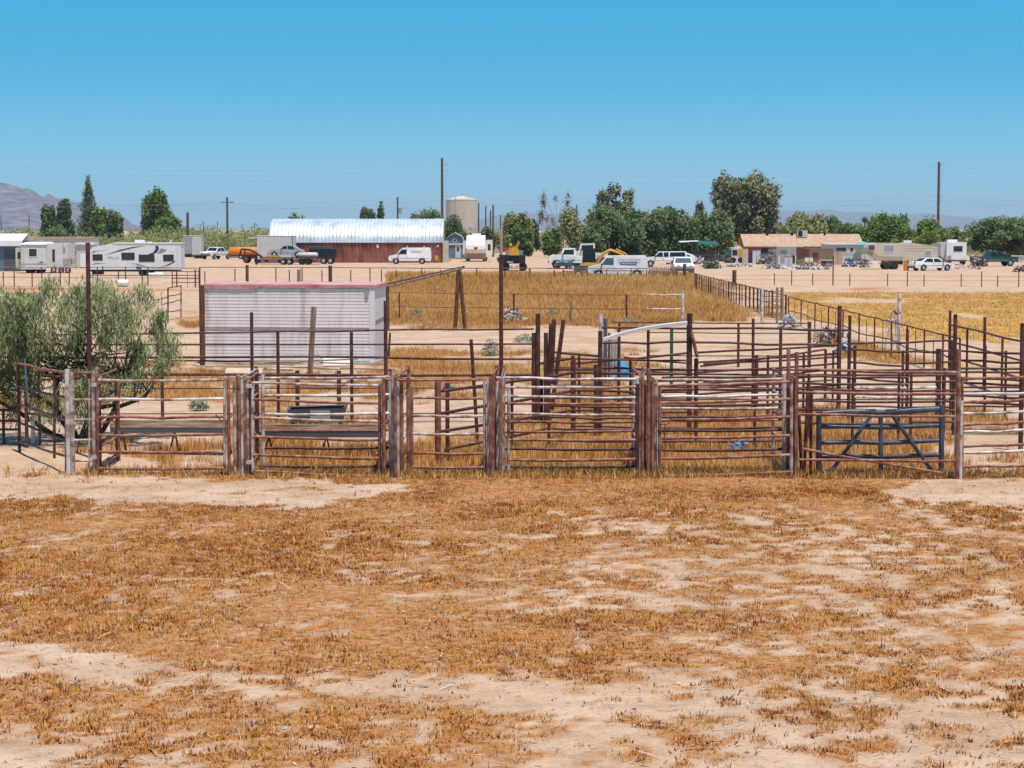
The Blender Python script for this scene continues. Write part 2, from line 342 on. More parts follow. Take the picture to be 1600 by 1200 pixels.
def axis(steps):
    out = [steps[0][0]]
    for (a, b, d) in steps:
        k = max(1, int(round((b - a) / d))); out += list(a + (b - a) * (np.arange(1, k + 1) / k))
    return np.array(out)
ylines = np.concatenate([axis([(-200, -20, 30), (-20, 14, 4), (14, 40, .16), (40, 62, .3), (62, 110, .7), (110, 200, 2), (200, 340, 7)]), np.geomspace(360, 24000, 40)])
xpos = np.concatenate([axis([(0, 10, .16), (10, 18, .35), (18, 34, 1), (34, 80, 4)]), np.geomspace(90, 24000, 30)])
xlines = np.concatenate([-xpos[::-1][:-1], xpos])
GX, GY = np.meshgrid(xlines, ylines)
gx, gy = GX.ravel(), GY.ravel()
ahead = np.maximum(gy, 14.0)
fc = fg_cover(gx, ahead) * (gy < 39.2) * (gy > 13); mc, mh, _f = mid_cover(gx, ahead)
fm = field_mask(gx, np.maximum(gy, 30)) * (gy > 50)
cov = np.where(gy < 38.9, fc, mc * (np.abs(gx) < 90) * (gy < 210))
gz = .05 * (fbm(gx * .5, gy * .5, 71, 3) - .5) * (gy < 70) * (np.abs(gx) < 60) + .02 * (fbm(gx * 3, gy * 3, 73, 2) - .5) * (gy < 45) * (np.abs(gx) < 20)
nx, ny = len(xlines), len(ylines)
ii = (np.arange(ny - 1)[:, None] * nx + np.arange(nx - 1)[None, :]).ravel()
loops = np.stack([ii, ii + 1, ii + nx + 1, ii + nx], 1).ravel()
gme = np_mesh('ground', np.stack([gx, gy, gz], 1), 4, loops, smooth=True)
for nm, val in (('cover', cov), ('field', fm)):
    a = gme.attributes.new(nm, 'FLOAT', 'POINT'); a.data.foreach_set('value', val.astype(np.float32))
gm = bpy.data.materials.new('desert_soil'); gm.use_nodes = True; nt = gm.node_tree; P = nt.nodes['Principled BSDF']
P.inputs['Roughness'].default_value = .95; P.inputs['Specular IOR Level'].default_value = .1
geo = nt.nodes.new('ShaderNodeNewGeometry')
def nz(scale, detail=4, rough=.6, vec=None):
    n = nt.nodes.new('ShaderNodeTexNoise'); n.inputs['Scale'].default_value = scale; n.inputs['Detail'].default_value = detail; n.inputs['Roughness'].default_value = rough
    nt.links.new(vec or geo.outputs['Position'], n.inputs['Vector']); return n.outputs['Fac']
def rmp(fac, stops):
    r = nt.nodes.new('ShaderNodeValToRGB'); nt.links.new(fac, r.inputs[0]); el = r.color_ramp.elements
    while len(el) < len(stops): el.new(.5)
    for k, (p, c) in enumerate(stops): el[k].position = p; el[k].color = (*c, 1)
    return r.outputs[0]
def mixc(fac, a, b, mode='MIX'):
    m = nt.nodes.new('ShaderNodeMix'); m.data_type = 'RGBA'; m.blend_type = mode
    if isinstance(fac, float): m.inputs[0].default_value = fac
    else: nt.links.new(fac, m.inputs[0])
    for s, v in ((6, a), (7, b)):
        if isinstance(v, tuple): m.inputs[s].default_value = (*v, 1)
        else: nt.links.new(v, m.inputs[s])
    return m.outputs[2]
mp = nt.nodes.new('ShaderNodeMapping'); mp.inputs['Scale'].default_value = (.35, 1, 1); nt.links.new(geo.outputs['Position'], mp.inputs[0])
soil = rmp(nz(.5, 5), [(.28, (.46, .31, .205)), (.48, (.56, .395, .275)), (.70, (.65, .49, .365))])
grit = rmp(nz(22, 5, .75), [(.28, (.50, .46, .44)), (.46, (.94, .93, .92)), (.74, (1.18, 1.15, 1.12))])
soil = mixc(.9, soil, grit, 'MULTIPLY')
blot = rmp(nz(2.6, 5, .65), [(.34, (.80, .74, .70)), (.52, (1, 1, 1)), (.7, (1.08, 1.07, 1.06))]); soil = mixc(.8, soil, blot, 'MULTIPLY')
track = rmp(nz(.9, 5, .6, mp.outputs[0]), [(.35, (.84, .80, .78)), (.55, (1, 1, 1))])
soil = mixc(.6, soil, track, 'MULTIPLY')
litter = rmp(nz(9, 4), [(.3, (.24, .085, .025)), (.50, (.41, .17, .045)), (.75, (.54, .31, .14))])
ac = nt.nodes.new('ShaderNodeAttribute'); ac.attribute_name = 'cover'
lf = nt.nodes.new('ShaderNodeMath'); lf.operation = 'MULTIPLY'; nt.links.new(ac.outputs['Fac'], lf.inputs[0])
nt.links.new(rmp(nz(5, 4, .7), [(.32, (.45, .45, .45)), (.56, (1, 1, 1))]), lf.inputs[1])
c1 = mixc(lf.outputs[0], soil, litter)
af = nt.nodes.new('ShaderNodeAttribute'); af.attribute_name = 'field'
straw = rmp(nz(.7, 5, .6, mp.outputs[0]), [(.3, (.42, .20, .035)), (.5, (.55, .29, .06)), (.72, (.60, .38, .14))])
c2 = mixc(af.outputs['Fac'], c1, straw)
nt.links.new(c2, P.inputs['Base Color'])
bp = nt.nodes.new('ShaderNodeBump'); bp.inputs['Strength'].default_value = .8; bp.inputs['Distance'].default_value = .04
nt.links.new(nz(14, 5, .7), bp.inputs['Height']); nt.links.new(bp.outputs[0], P.inputs['Normal'])
gme.materials.append(gm)
ground = link('ground', gme); tag(ground, 'pale pinkish desert dirt with dry weed litter', kind='structure')

# asphalt street beyond the yard gate
sa, sb = G(740, 383), G(862, 381); Ya = sa.y
m = MB(); m.poly([(sa.x - 60, Ya - 7, .012), (sb.x + 300, Ya - 7, .012), (sb.x + 300, Ya + 14, .012), (sa.x - 60, Ya + 14, .012)], [(0, 1, 2, 3)])
paint('asphalt', (.075, .07, .075), .9, .2); tag(m.build('road', 'asphalt'), 'grey asphalt street beyond the yard', kind='structure')

# ------------------------------------------------------------------ far mountains
def ridge(name, label, tab, Y0, Y1, Y2, mat, seed, rough, px0, px1, n):
    us = np.linspace(px0, px1, n); rows = 64
    hz = (HORIZON - np.interp(us, [t[0] for t in tab], [t[1] for t in tab])) / FPX * Y1
    V = []
    for j in range(rows):
        t = j / (rows - 1); Y = Y0 + (Y2 - Y0) * t; tr = (Y1 - Y0) / (Y2 - Y0)
        prof = (t / tr) ** .85 if t < tr else max(0, 1 - (t - tr) / (1 - tr)) ** 1.1
        X = (us - 800) / FPX * Y
        r1 = 1 - np.abs(2 * fbm(X / rough, np.full_like(X, Y / rough), seed, 5) - 1); r2 = fbm(X / rough * 3, np.full_like(X, Y / rough * 3), seed + 5, 4)
        hh = hz * prof * (1 + (1 - abs(2 * min(1, prof) - 1) * .3) * 0) + hz * (prof * (1 - prof) * 4) * .34 * (r1 - .72) + hz * prof * .30 * (r2 - .5)
        V.append(np.stack([X, np.full_like(X, Y), np.maximum(hh, -.5)], 1))
    V = np.concatenate(V); ii = (np.arange(rows - 1)[:, None] * n + np.arange(n - 1)[None, :]).ravel()
    me = np_mesh(name, V, 4, np.stack([ii, ii + 1, ii + n + 1, ii + n], 1).ravel(), mat)
    tag(link(name, me), label, kind='structure')
ridge('mountain', 'rugged purple-grey rocky mountain sloping down to the right', [(-1500, 330), (-1000, 290), (-500, 262), (-200, 280), (0, 283), (20, 288), (38, 292), (46, 289), (55, 293), (70, 304), (79, 300), (88, 307), (105, 312), (128, 318), (150, 322), (170, 327), (176, 323), (184, 330), (196, 338), (208, 348), (230, 354), (300, 358)],
      5200, 6800, 8200, 'rock_far', 5, 420, -1500, 300, 760)
ridge('mountain', 'faint pale blue mountain range on the horizon', [(500, 358), (640, 352), (720, 345), (780, 334), (815, 330), (850, 333), (880, 336), (960, 345), (1060, 342), (1150, 335), (1200, 330), (1235, 326), (1255, 329), (1290, 327), (1320, 333), (1350, 331), (1400, 335), (1440, 334), (1500, 339), (1560, 343), (1620, 345), (1800, 338), (2200, 320), (2700, 350)],
      14500, 17000, 20000, 'rock_far', 9, 1300, 500, 2700, 500)
# ------------------------------------------------------------------ plants
NR = np.random.default_rng(11)
def leaf_quads(C, size, rng, aspect=1.0, droop=0.0, up=0.35):
    """diamond leaves at points C"""
    n = len(C); nrm = rng.normal(size=(n, 3)); nrm[:, 2] += up; nrm /= np.linalg.norm(nrm, axis=1)[:, None]
    t = rng.normal(size=(n, 3)); t[:, 2] -= droop * 3
    t -= nrm * (t * nrm).sum(1)[:, None]; t /= np.linalg.norm(t, axis=1)[:, None] + 1e-9; b = np.cross(nrm, t)
    s = (size * rng.uniform(.6, 1.35, n))[:, None]
    v = np.stack([C - t * s, C + b * s * .5 * aspect, C + t * s, C - b * s * .5 * aspect], 1).reshape(-1, 3)
    return v
def crown_mesh(name, clumps, n, size, mat, rng, aspect=1.1, droop=0.0, hollow=.55, tvar=.5):
    """clumps: (centre, rx, ry, rz); leaves sit mostly near each clump's shell"""
    vol = np.array([c[1] * c[2] + c[2] * c[3] + c[1] * c[3] for c in clumps]); cnt = np.maximum(8, (n * vol / vol.sum()).astype(int))
    V = []; T = []
    for (c, rx, ry, rz), k in zip(clumps, cnt):
        d = rng.normal(size=(k, 3)); d /= np.linalg.norm(d, axis=1)[:, None]
        r = rng.uniform(0, 1, k) ** hollow * (.8 + .35 * rng.uniform(0, 1, k))
        P_ = np.array(c) + d * r[:, None] * np.array([rx, ry, rz])
        V.append(leaf_quads(P_, size, rng, aspect, droop))
        tone = np.clip(.48 + rng.normal(0, .14, k) + rng.normal(0, .13), 0, 1); T.append(np.repeat(tone, 4))
    V = np.concatenate(V)
    return np_mesh(name, V, 4, np.arange(len(V)), mat, np.concatenate(T))
def limb(m, a, b, r0, r1, rng, k=4, wob=.08):
    a = Vector(a); b = Vector(b); L = (b - a).length; pts = []
    for i in range(k + 1):
        t = i / k; p = a.lerp(b, t); w = wob * L * math.sin(math.pi * t)
        pts.append(p + Vector((rng.normal() * w, rng.normal() * w, rng.normal() * w * .5)))
    m.tube(pts, [r0 + (r1 - r0) * i / k for i in range(k + 1)], 6)
def tree(label, px, by, w, h, leaf, n, size, seed, crown0=.28, nclump=16, csize=.3, depth=None, kind='tree', name='broadleaf_tree', trunk_r=None, sparse=False, shape='round', group=None, bark='bark', Y=None, aspect=1.1):
    """w,h in metres; base pixel row by"""
    rng = np.random.default_rng(seed); g = G(px, by) if Y is None else Vector((at(px, 380, Y).x, Y, 0))
    t = thing(name, label, kind, g, 0, group); depth = depth or w * .8; cl = []
    for i in range(nclump):
        if shape == 'cone':
            u = (i + .5) / nclump; z = h * (crown0 + (1 - crown0) * u); rr = ((1 - u) ** .75 * .92 + .08) * w * .5 * rng.uniform(.75, 1.15)
            a = i * 2.4 + rng.uniform(0, 1); q = rr * .6 * rng.uniform(.4, 1)
            cl.append(((q * math.cos(a), q * math.sin(a), z), max(.25, rr * .75), max(.25, rr * .75), h * .07 + .12)); continue
        u = rng.uniform(0, 1); z = crown0 + (1 - crown0) * (u ** .8) * .80
        zz = (z - crown0) / (1 - crown0); env = math.sqrt(max(.06, 1 - (2 * zz - .85) ** 2 / 1.45)) if shape == 'round' else (1 - .55 * zz)
        a = rng.uniform(0, 6.283); q = math.sqrt(rng.uniform(.05, 1)) * env * (1 - csize * .42)
        s = csize * rng.uniform(.65, 1.25)
        cl.append(((q * w * .5 * math.cos(a), q * depth * .5 * math.sin(a), z * h), s * w * .5, s * depth * .5, s * h * .5))
    m = MB(); r0 = trunk_r or (.035 * h + .05)
    top = h * (crown0 + .5 * (1 - crown0)); lean = rng.normal() * .05 * h
    limb(m, (0, 0, -.15), (lean, 0, h * crown0 + .15), r0, r0 * .75, rng, 4, .03)
    limb(m, (lean, 0, h * crown0), (lean * 1.5, 0, top), r0 * .72, r0 * .25, rng, 4, .05)
    for c in cl: limb(m, (lean, 0, h * crown0 * rng.uniform(.75, 1.3)), c[0], r0 * .4, r0 * .08, rng, 4, .07)
    m.build('trunk', bark, t)
    link('crown', crown_mesh('crown', cl, n, size, leaf, rng, aspect, hollow=.5 if not sparse else .9), t)
    return t
def bush_points(cx, cy, w, h, k, rng):
    d = rng.normal(size=(k, 3)); d /= np.linalg.norm(d, axis=1)[:, None]; d[:, 2] = np.abs(d[:, 2])
    r = rng.uniform(.4, 1, k)[:, None]
    return np.array([cx, cy, 0.05]) + d * r * np.array([w / 2, w / 2, h])

# blades: every tuft is a handful of thin triangles
def tufts(name, X, Y, Hh, W, nb, mat, label, rng, spread=.5, lean=.35, zoff=0.0, wid=.05, tone_mu=None):
    n = len(X); k = n * nb; x = np.repeat(X, nb); y = np.repeat(Y, nb); hh = np.repeat(Hh, nb) * rng.uniform(.45, 1.15, k); ww = np.repeat(W, nb)
    a = rng.uniform(0, 2 * np.pi, k); q = np.sqrt(rng.uniform(0, 1, k)) * ww * spread
    bx, by = x + q * np.cos(a), y + q * np.sin(a)
    la = a + rng.normal(0, .8, k); ll = hh * np.abs(rng.normal(0, lean, k))
    tx, ty = bx + ll * np.cos(la), by + ll * np.sin(la)
    fa = rng.uniform(0, np.pi, k); bw = hh * wid * rng.uniform(.6, 1.6, k)
    dx, dy = bw * np.cos(fa), bw * np.sin(fa)
    V = np.stack([np.stack([bx - dx, by - dy, np.full(k, zoff - .01)], 1), np.stack([bx + dx, by + dy, np.full(k, zoff - .01)], 1), np.stack([tx, ty, hh + zoff], 1)], 1).reshape(-1, 3)
    mu = np.repeat(tone_mu if tone_mu is not None else np.full(n, .5), nb)
    tone = np.repeat(np.clip(mu + rng.normal(0, .27, k), 0, 1), 3)
    me = np_mesh(name, V, 3, np.arange(len(V)), mat, tone)
    return tag(link(name, me), label, kind='stuff')
def scatter(n, x0, x1, y0, y1, rng): return rng.uniform(x0, x1, n), rng.uniform(y0, y1, n)

# weeds on the open yard in front
rng = np.random.default_rng(101)
X, Y = scatter(190000, -12.5, 12.5, 15.5, 39.0, rng)
ok = np.abs(X) < Y * .2472 * 1.12 + .8; X, Y = X[ok], Y[ok]
keep = rng.uniform(0, 1, len(X)) < fg_cover(X, Y) * .9 + .012; X, Y = X[keep], Y[keep]
pat = fbm(X * .6, Y * .6, 81, 3); hgt = (.015 + .034 * rng.uniform(0, 1, len(X)) ** 2.5) * (.5 + .9 * pat)
tufts('weeds', X, Y, hgt, np.full(len(X), .10), 9, 'grass_low', 'short dry orange-brown weeds on the open yard', rng, .6, .7, 0, .2, .02 + .85 * fbm(X * 2.4, Y * 1.8, 82, 3))
# fringe along the front gates
X, Y = scatter(7000, -10.5, 10.5, 38.0, 39.6, rng); keep = rng.uniform(0, 1, len(X)) < .25 + .75 * sstep(-4, 0, X) * (1 - sstep(7.0, 8.2, X)); keep &= (X > -8.2) | (rng.uniform(0, 1, len(X)) < .25)
X, Y = X[keep], Y[keep]
tufts('grass_fringe', X, Y, rng.uniform(.06, .2, len(X)), np.full(len(X), .12), 9, 'grass_mid', 'fringe of dry grass along the foot of the front gates', rng, .6, .6, 0, .05)
# inside and behind the pens
X, Y = scatter(330000, -30, 30, 39.3, 104, rng); ok = (np.abs(X) < Y * .2472 * 1.06 + .6); X, Y = X[ok], Y[ok]
pr = np.where(Y < 60, .5, .36); d, hh, fld = mid_cover(X, Y); keep = (rng.uniform(0, 1, len(X)) < d * pr * 1.0) & (fld < .5 + .5 * (Y < 75)); X, Y, hh = X[keep], Y[keep], hh[keep]
pat = fbm(X * .4, Y * .4, 83, 3)
tufts('dry_grass', X, Y, hh * rng.uniform(.5, 1.25, len(X)), np.full(len(X), .26), 11, 'grass_mid', 'knee-high dry orange grass inside the pens', rng, .6, .4, 0, .035 + 0 * 1, .15 + .65 * pat)
print('grass', len(X))
# tall pasture
X, Y = scatter(90000, -14, 24, 95, 205, rng); d, hh, fld = mid_cover(X, Y); px, py = project(X, Y, 0.0)
keep = (rng.uniform(0, 1, len(X)) < d * .55) & (fld < .5) & (px > -60) & (px < 1660) & (Y > 100); X, Y, hh = X[keep], Y[keep], hh[keep]
tufts('pasture_grass', X, Y, hh * rng.uniform(.35, 1.3, len(X)) * (.55 + .9 * fbm(X * .25, Y * .1, 88, 3)), np.full(len(X), .7), 11, 'grass_tall', 'tall golden grass standing in the pasture', rng, .6, .3, 0, .05, .2 + .6 * fbm(X * .2, Y * .12, 85, 3))
print('pasture', len(X))
# stubble on the field to the right
X, Y = scatter(60000, 11, 48, 55, 158, rng); keep = rng.uniform(0, 1, len(X)) < field_mask(X, Y) * .6; X, Y = X[keep], Y[keep]; ok = X < Y * .2472 * 1.06 + 1; X, Y = X[ok], Y[ok]
tufts('stubble', X, Y, rng.uniform(.06, .16, len(X)), np.full(len(X), .4), 8, 'grass_stubble', 'short yellow stubble on the field beyond the side fence', rng, .6, .6, 0, .1)
print('stubble', len(X))
# pebbles and scraps on the yard
X, Y = scatter(1500, -10, 10, 16, 38.5, rng); V = []; F = []
for x, y in zip(X, Y):
    s = .008 + .022 * rng.uniform() ** 3; b = len(V); q = [(s, 0, 0), (-s * .8, s * .5, 0), (-s * .5, -s * .8, 0), (0, 0, s * .7), (s * .3, s * .7, s * .3)]
    V += [(x + a, y + c, e + .006) for a, c, e in q]; F += [(b, b + 4, b + 3), (b + 4, b + 1, b + 3), (b + 1, b + 2, b + 3), (b + 2, b, b + 3)]
me = bpy.data.meshes.new('pebbles'); me.from_pydata(V, [], F); tag(link('pebbles', me, None, 'stone'), 'small pale stones scattered over the dirt yard', kind='stuff')
# taller grey and bleached stems standing among the weeds, and dark clods
X, Y = scatter(9000, -12, 12, 15.8, 38.6, rng); ok = rng.uniform(0, 1, len(X)) < .12 + .5 * fg_cover(X, Y); X, Y = X[ok], Y[ok]
ramp_mat('dead_stem', [(.10, .05, .04), (.26, .13, .08), (.48, .34, .22), (.62, .54, .42)], attr='tone', rough=1.0, spec=.0, upn=.8)
tufts('dead_stems', X, Y, rng.uniform(.03, .11, len(X)), np.full(len(X), .06), 5, 'dead_stem', 'taller grey and bleached dead stems among the yard weeds', rng, .6, .6, 0, .06, rng.uniform(.1, .9, len(X)))
X, Y = scatter(380, -10, 10, 16, 38.5, rng); V = []; F = []
for x, y in zip(X, Y):
    s = .012 + .03 * rng.uniform() ** 2; b = len(V); V += [(x + s * math.cos(q * 1.05) * rng.uniform(.7, 1.2), y + s * math.sin(q * 1.05) * rng.uniform(.7, 1.2), .002) for q in range(6)] + [(x, y, s * .55)]; F += [(b + q, b + (q + 1) % 6, b + 6) for q in range(6)]
me = bpy.data.meshes.new('dirt_clods'); me.from_pydata(V, [], F); ramp_mat('clod', [(.10, .06, .04), (.30, .2, .14)], 9, 1.0); tag(link('dirt_clods', me, None, 'clod'), 'dark clods of dirt and dung scattered over the yard', kind='stuff')
# straw, twigs and chips blown over the dirt
X, Y = scatter(16000, -12, 12, 15.8, 38.8, rng); k = len(X); a = rng.uniform(0, 2 * np.pi, k); L = rng.uniform(.012, .05, k) * (1 + 2.2 * (rng.uniform(0, 1, k) < .04)); Wd = rng.uniform(.0025, .007, k)
ca, sa_ = np.cos(a), np.sin(a); z0 = np.full(k, .012); z1 = .012 + L * rng.uniform(0, .35, k)
V = np.stack([np.stack([X - ca * L - sa_ * Wd, Y - sa_ * L + ca * Wd, z0], 1), np.stack([X - ca * L + sa_ * Wd, Y - sa_ * L - ca * Wd, z0], 1), np.stack([X + ca * L + sa_ * Wd, Y + sa_ * L - ca * Wd, z1], 1), np.stack([X + ca * L - sa_ * Wd, Y + sa_ * L + ca * Wd, z1], 1)], 1).reshape(-1, 3)
ramp_mat('straw_bits', [(.05, .03, .025), (.20, .10, .06), (.45, .30, .18), (.68, .58, .46)], attr='tone', rough=.95, spec=.0)
tag(link('straw_litter', np_mesh('straw_litter', V, 4, np.arange(len(V)), 'straw_bits', np.repeat(rng.uniform(0, 1, k), 4))), 'straw bits and small twigs blown over the dirt yard', kind='stuff')
# grey-green sage clumps
for k, (px, by, w, h, lab) in enumerate([(311, 642, .55, .3, 'grey-green sage bush in the pen behind the first gate'), (652, 499, .75, .55, 'pale sage bush left of the leaning pole frame'), (766, 556, .7, .6, 'sage bush behind the tall thin pole'), (820, 536, 1.0, .35, 'low green bush right of the tall thin pole'), (700, 612, .3, .2, 'tiny green weed behind the black trough'), (985, 506, 1.6, .3, 'low grey-green bush by the white plank'), (862, 494, .8, .4, 'grey brush heap behind the pole frame')]):
    g = G(px, by); rg = np.random.default_rng(300 + k); Pn = bush_points(0, 0, w, h, 420, rg)
    t = thing('sage_bush', lab, 'bush', g); v = leaf_quads(Pn, .05, rg, .7, 0, .6)
    link('foliage', np_mesh('foliage', v, 4, np.arange(len(v)), 'leaf_sage', np.repeat(rg.uniform(.1, .9, len(Pn)), 4)), t)

# --- the feathery tree by the left wing gate
def feathery_tree():
    rg = np.random.default_rng(5); g = G(122, 690); t = thing('feathery_tree', 'feathery drooping green tree behind the left wing gate', 'tree', g)
    m = MB(); q = ppm(g.y); cl = []
    spots = [(20, 470), (45, 462), (75, 452), (105, 468), (150, 446), (165, 452), (190, 470), (215, 458), (238, 470), (250, 492), (235, 520), (262, 530), (278, 545), (250, 560), (10, 500), (35, 505), (60, 490), (90, 490), (118, 500), (145, 480), (170, 492), (198, 505), (220, 495), (15, 530), (40, 540), (70, 525), (100, 530), (128, 530), (155, 520), (180, 530), (205, 540), (228, 545), (5, 560), (30, 570), (60, 560), (90, 565), (120, 560), (150, 560), (175, 570), (200, 575), (222, 572), (20, 600), (8, 625), (-8, 590), (4, 480), (28, 486), (-10, 455), (12, 545), (2, 515), (25, 520), (48, 520), (50, 580), (70, 600), (95, 615), (85, 640), (60, 628), (165, 612), (180, 596), (125, 590), (150, 600), (125, 640), (120, 610), (-20, 520), (-30, 560), (-25, 480), (-60, 540), (-50, 500), (-15, 600), (182, 470), (135, 462), (62, 470), (205, 590)]
    for (px, py) in spots:
        for r in range(3 if px < 190 and py < 560 else 2):
            dy = rg.uniform(-1.5, 1.3); p = at(px + rg.normal() * 10, py + rg.normal() * 7, g.y + dy) - g; s = rg.uniform(.16, .36)
            cl.append((tuple(p), s, s, s * .95))
    for i, (ax, az) in enumerate([(-1.3, 1.4), (-.5, 1.8), (.3, 2.0), (1.1, 1.6), (1.6, 1.2), (-2.0, 1.2)]):
        b = Vector((ax, rg.normal() * .4, az)); limb(m, (rg.normal() * .08, rg.normal() * .08, -.1), b, .075, .035, rg, 5, .08)
        for c in cl:
            if (Vector(c[0]) - b).length < 1.35 and rg.uniform() < .6: limb(m, b.lerp(Vector((0, 0, .2)), rg.uniform(0, .3)), Vector(c[0]) + Vector((0, 0, .1)), .022, .006, rg, 4, .1)
    m.build('trunk', 'bark', t)
    V = []; T = []
    for (c, s, _, _) in cl:
        k = 175; d = rg.normal(size=(k, 3)); d /= np.linalg.norm(d, axis=1)[:, None]
        Pn = np.array(c) + d * (rg.uniform(0, 1, k) ** .5)[:, None] * np.array([s, s, s * .85]); Pn[:, 2] -= rg.uniform(0, 1, k) ** 2 * .42
        V.append(leaf_quads(Pn, .075, rg, .26, 1.2, .2)); T.append(np.repeat(np.clip(.5 + rg.normal(0, .24, k) + rg.normal(0, .2), 0, 1), 4))
    V = np.concatenate(V); link('crown', np_mesh('crown', V, 4, np.arange(len(V)), 'leaf_acacia', np.concatenate(T)), t)
feathery_tree()

# --- trees round the far yard
DT = 'trees round the far yard'
def tw(px, by): return ppm(G(px, by).y)
def T(label, x0, x1, ytop, by, leaf, n, seed, **k):
    n = int(n * 2.1)
    Y = k.pop('Yd', None) or G(800, by).y; s = ppm(Y); w = (x1 - x0) * (1.3 if 870 < x0 < 1100 and leaf in ('leaf_dark', 'leaf_mesquite', 'leaf_olive') else 1.13) / s; h = 4.6 + (358 - ytop) / s
    k.setdefault('size', .215 * Y / 300); return tree(label, (x0 + x1) / 2, by, w, h, leaf, n, seed=seed, group=DT, Y=Y, **k)
T('dark bushy tree left of the tall conifer', 63, 93, 316, 390, 'leaf_dark', 2600, 1, crown0=.1, nclump=16, shape='up', csize=.42)
T('narrow dark tree close left of the tall conifer', 88, 117, 309, 391, 'leaf_dark', 2600, 2, crown0=.08, nclump=14, shape='up', csize=.42)
T('tall pointed conifer at the foot of the mountain', 119, 159, 278, 388, 'leaf_dark', 4200, 3, crown0=.06, nclump=40, shape='cone', name='conifer_tree', size=.22)
T('small yellowish tree right of the tall conifer', 146, 174, 326, 392, 'leaf_bright', 2200, 4, crown0=.1, nclump=14, csize=.42)
T('dark green round tree behind the white travel trailer', 166, 195, 328, 394, 'leaf_dark', 2600, 6, crown0=.1, nclump=16, csize=.42)
T('tall green tree behind the right end of the travel trailer', 221, 270, 300, 390, 'leaf_bright', 4200, 7, crown0=.22, nclump=20, csize=.4)
T('low wide green tree beside the short brown pole', 236, 293, 334, 394, 'leaf_bright', 4200, 8, crown0=.06, nclump=20, csize=.4)
T('green tree hugging the right end of the arched roof', 640, 690, 326, 384, 'leaf_mesquite', 2600, 9, Yd=330, crown0=.2, nclump=16, csize=.4)
T('green tree spreading in front of the water tank', 680, 728, 338, 384, 'leaf_mesquite', 2800, 10, Yd=335, crown0=.15, nclump=16, csize=.4)
T('small tree behind the arched roof', 555, 582, 326, 382, 'leaf_mesquite', 1300, 12, Yd=430, crown0=.4, nclump=9, csize=.45)
T('slim tree standing behind the arched roof at right', 584, 600, 324, 382, 'leaf_dark', 800, 13, Yd=430, crown0=.4, nclump=7, csize=.5)
T('tiny tree top behind the left half of the arched roof', 452, 480, 336, 382, 'leaf_mesquite', 700, 14, Yd=430, crown0=.4, nclump=8, csize=.45)
T('green tree right of the water tank', 745, 775, 348, 380, 'leaf_mesquite', 1500, 15, Yd=380, crown0=.1, nclump=12, csize=.45)
T('olive palo verde behind the far gate', 778, 826, 327, 384, 'leaf_olive', 3200, 16, crown0=.1, nclump=18, csize=.4, Yd=360)
T('dark round tree behind the olive palo verde', 815, 844, 340, 382, 'leaf_dark', 1500, 17, crown0=.12, nclump=12, csize=.45, Yd=400)
T('yellow-green shrub tree in front of the palo verde', 800, 836, 351, 386, 'leaf_bright', 1800, 18, crown0=.05, nclump=12, csize=.42, Yd=345)
T('bare half-dead tree with thin pale twigs', 838, 897, 287, 384, 'leaf_dry', 900, 19, crown0=.25, nclump=26, csize=.2, sparse=True, bark='bark_pale', trunk_r=.16, Yd=350, size=.16)
T('yellow-green bush left of the brown block room', 848, 880, 352, 388, 'leaf_bright', 1800, 20, crown0=.04, nclump=12, csize=.45, Yd=335)
T('sparse tall eucalyptus rising above the mesquites', 930, 988, 286, 388, 'leaf_euc', 1300, 21, crown0=.5, nclump=24, csize=.22, Yd=330)
T('olive mesquite beside the sparse eucalyptus', 884, 938, 322, 396, 'leaf_olive', 4500, 22, crown0=.08, nclump=20, csize=.4, Yd=300)
T('broad green mesquite behind the blue water tanker', 922, 996, 316, 398, 'leaf_mesquite', 6500, 23, crown0=.05, nclump=26, csize=.38, Yd=285)
T('dark mesquite behind the white camper shell', 976, 1042, 322, 398, 'leaf_mesquite', 6000, 24, crown0=.05, nclump=24, csize=.38, Yd=288)
T('wide mesquite left of the shade canopy', 1030, 1094, 316, 396, 'leaf_dark', 6000, 25, crown0=.06, nclump=24, csize=.38, Yd=292)
T('green mesquite over the shade canopy', 1078, 1136, 322, 396, 'leaf_mesquite', 5500, 26, crown0=.06, nclump=22, csize=.38, Yd=298)
T('thin dry treetop between the mesquites and the big eucalyptus', 1082, 1100, 313, 396, 'leaf_dry', 500, 27, crown0=.5, nclump=10, csize=.3, sparse=True, Yd=310, size=.18)
T('big spreading eucalyptus beside the tan roof', 1114, 1216, 262, 392, 'leaf_euc', 9000, 131, crown0=.22, nclump=80, csize=.24, trunk_r=.45, Yd=326, size=.26)
T('dry brown tree left of the big eucalyptus', 1106, 1134, 328, 392, 'leaf_euc', 900, 29, crown0=.3, nclump=10, csize=.4, Yd=310)
T('green bushy tree behind the tan roof ridge at left', 1190, 1236, 346, 384, 'leaf_olive', 2500, 30, crown0=.05, nclump=16, csize=.42, Yd=340)
T('olive tree behind the roof cooler', 1228, 1290, 333, 384, 'leaf_olive', 3600, 31, crown0=.08, nclump=18, csize=.4, Yd=345)
T('green tree behind the right end of the tan roof', 1280, 1342, 338, 384, 'leaf_mesquite', 3600, 32, crown0=.06, nclump=18, csize=.4, Yd=350)
T('bright green mesquite behind the tan fifth-wheel', 1362, 1420, 325, 392, 'leaf_bright', 5000, 33, crown0=.1, nclump=22, csize=.4, Yd=300)
T('bright green mesquite behind the tan trailer', 1404, 1474, 338, 394, 'leaf_bright', 5200, 34, crown0=.06, nclump=22, csize=.4, Yd=296)
T('greyish shrub tree right of the tall pole', 1474, 1512, 352, 390, 'leaf_olive', 1800, 35, crown0=.05, nclump=12, csize=.42, Yd=380)
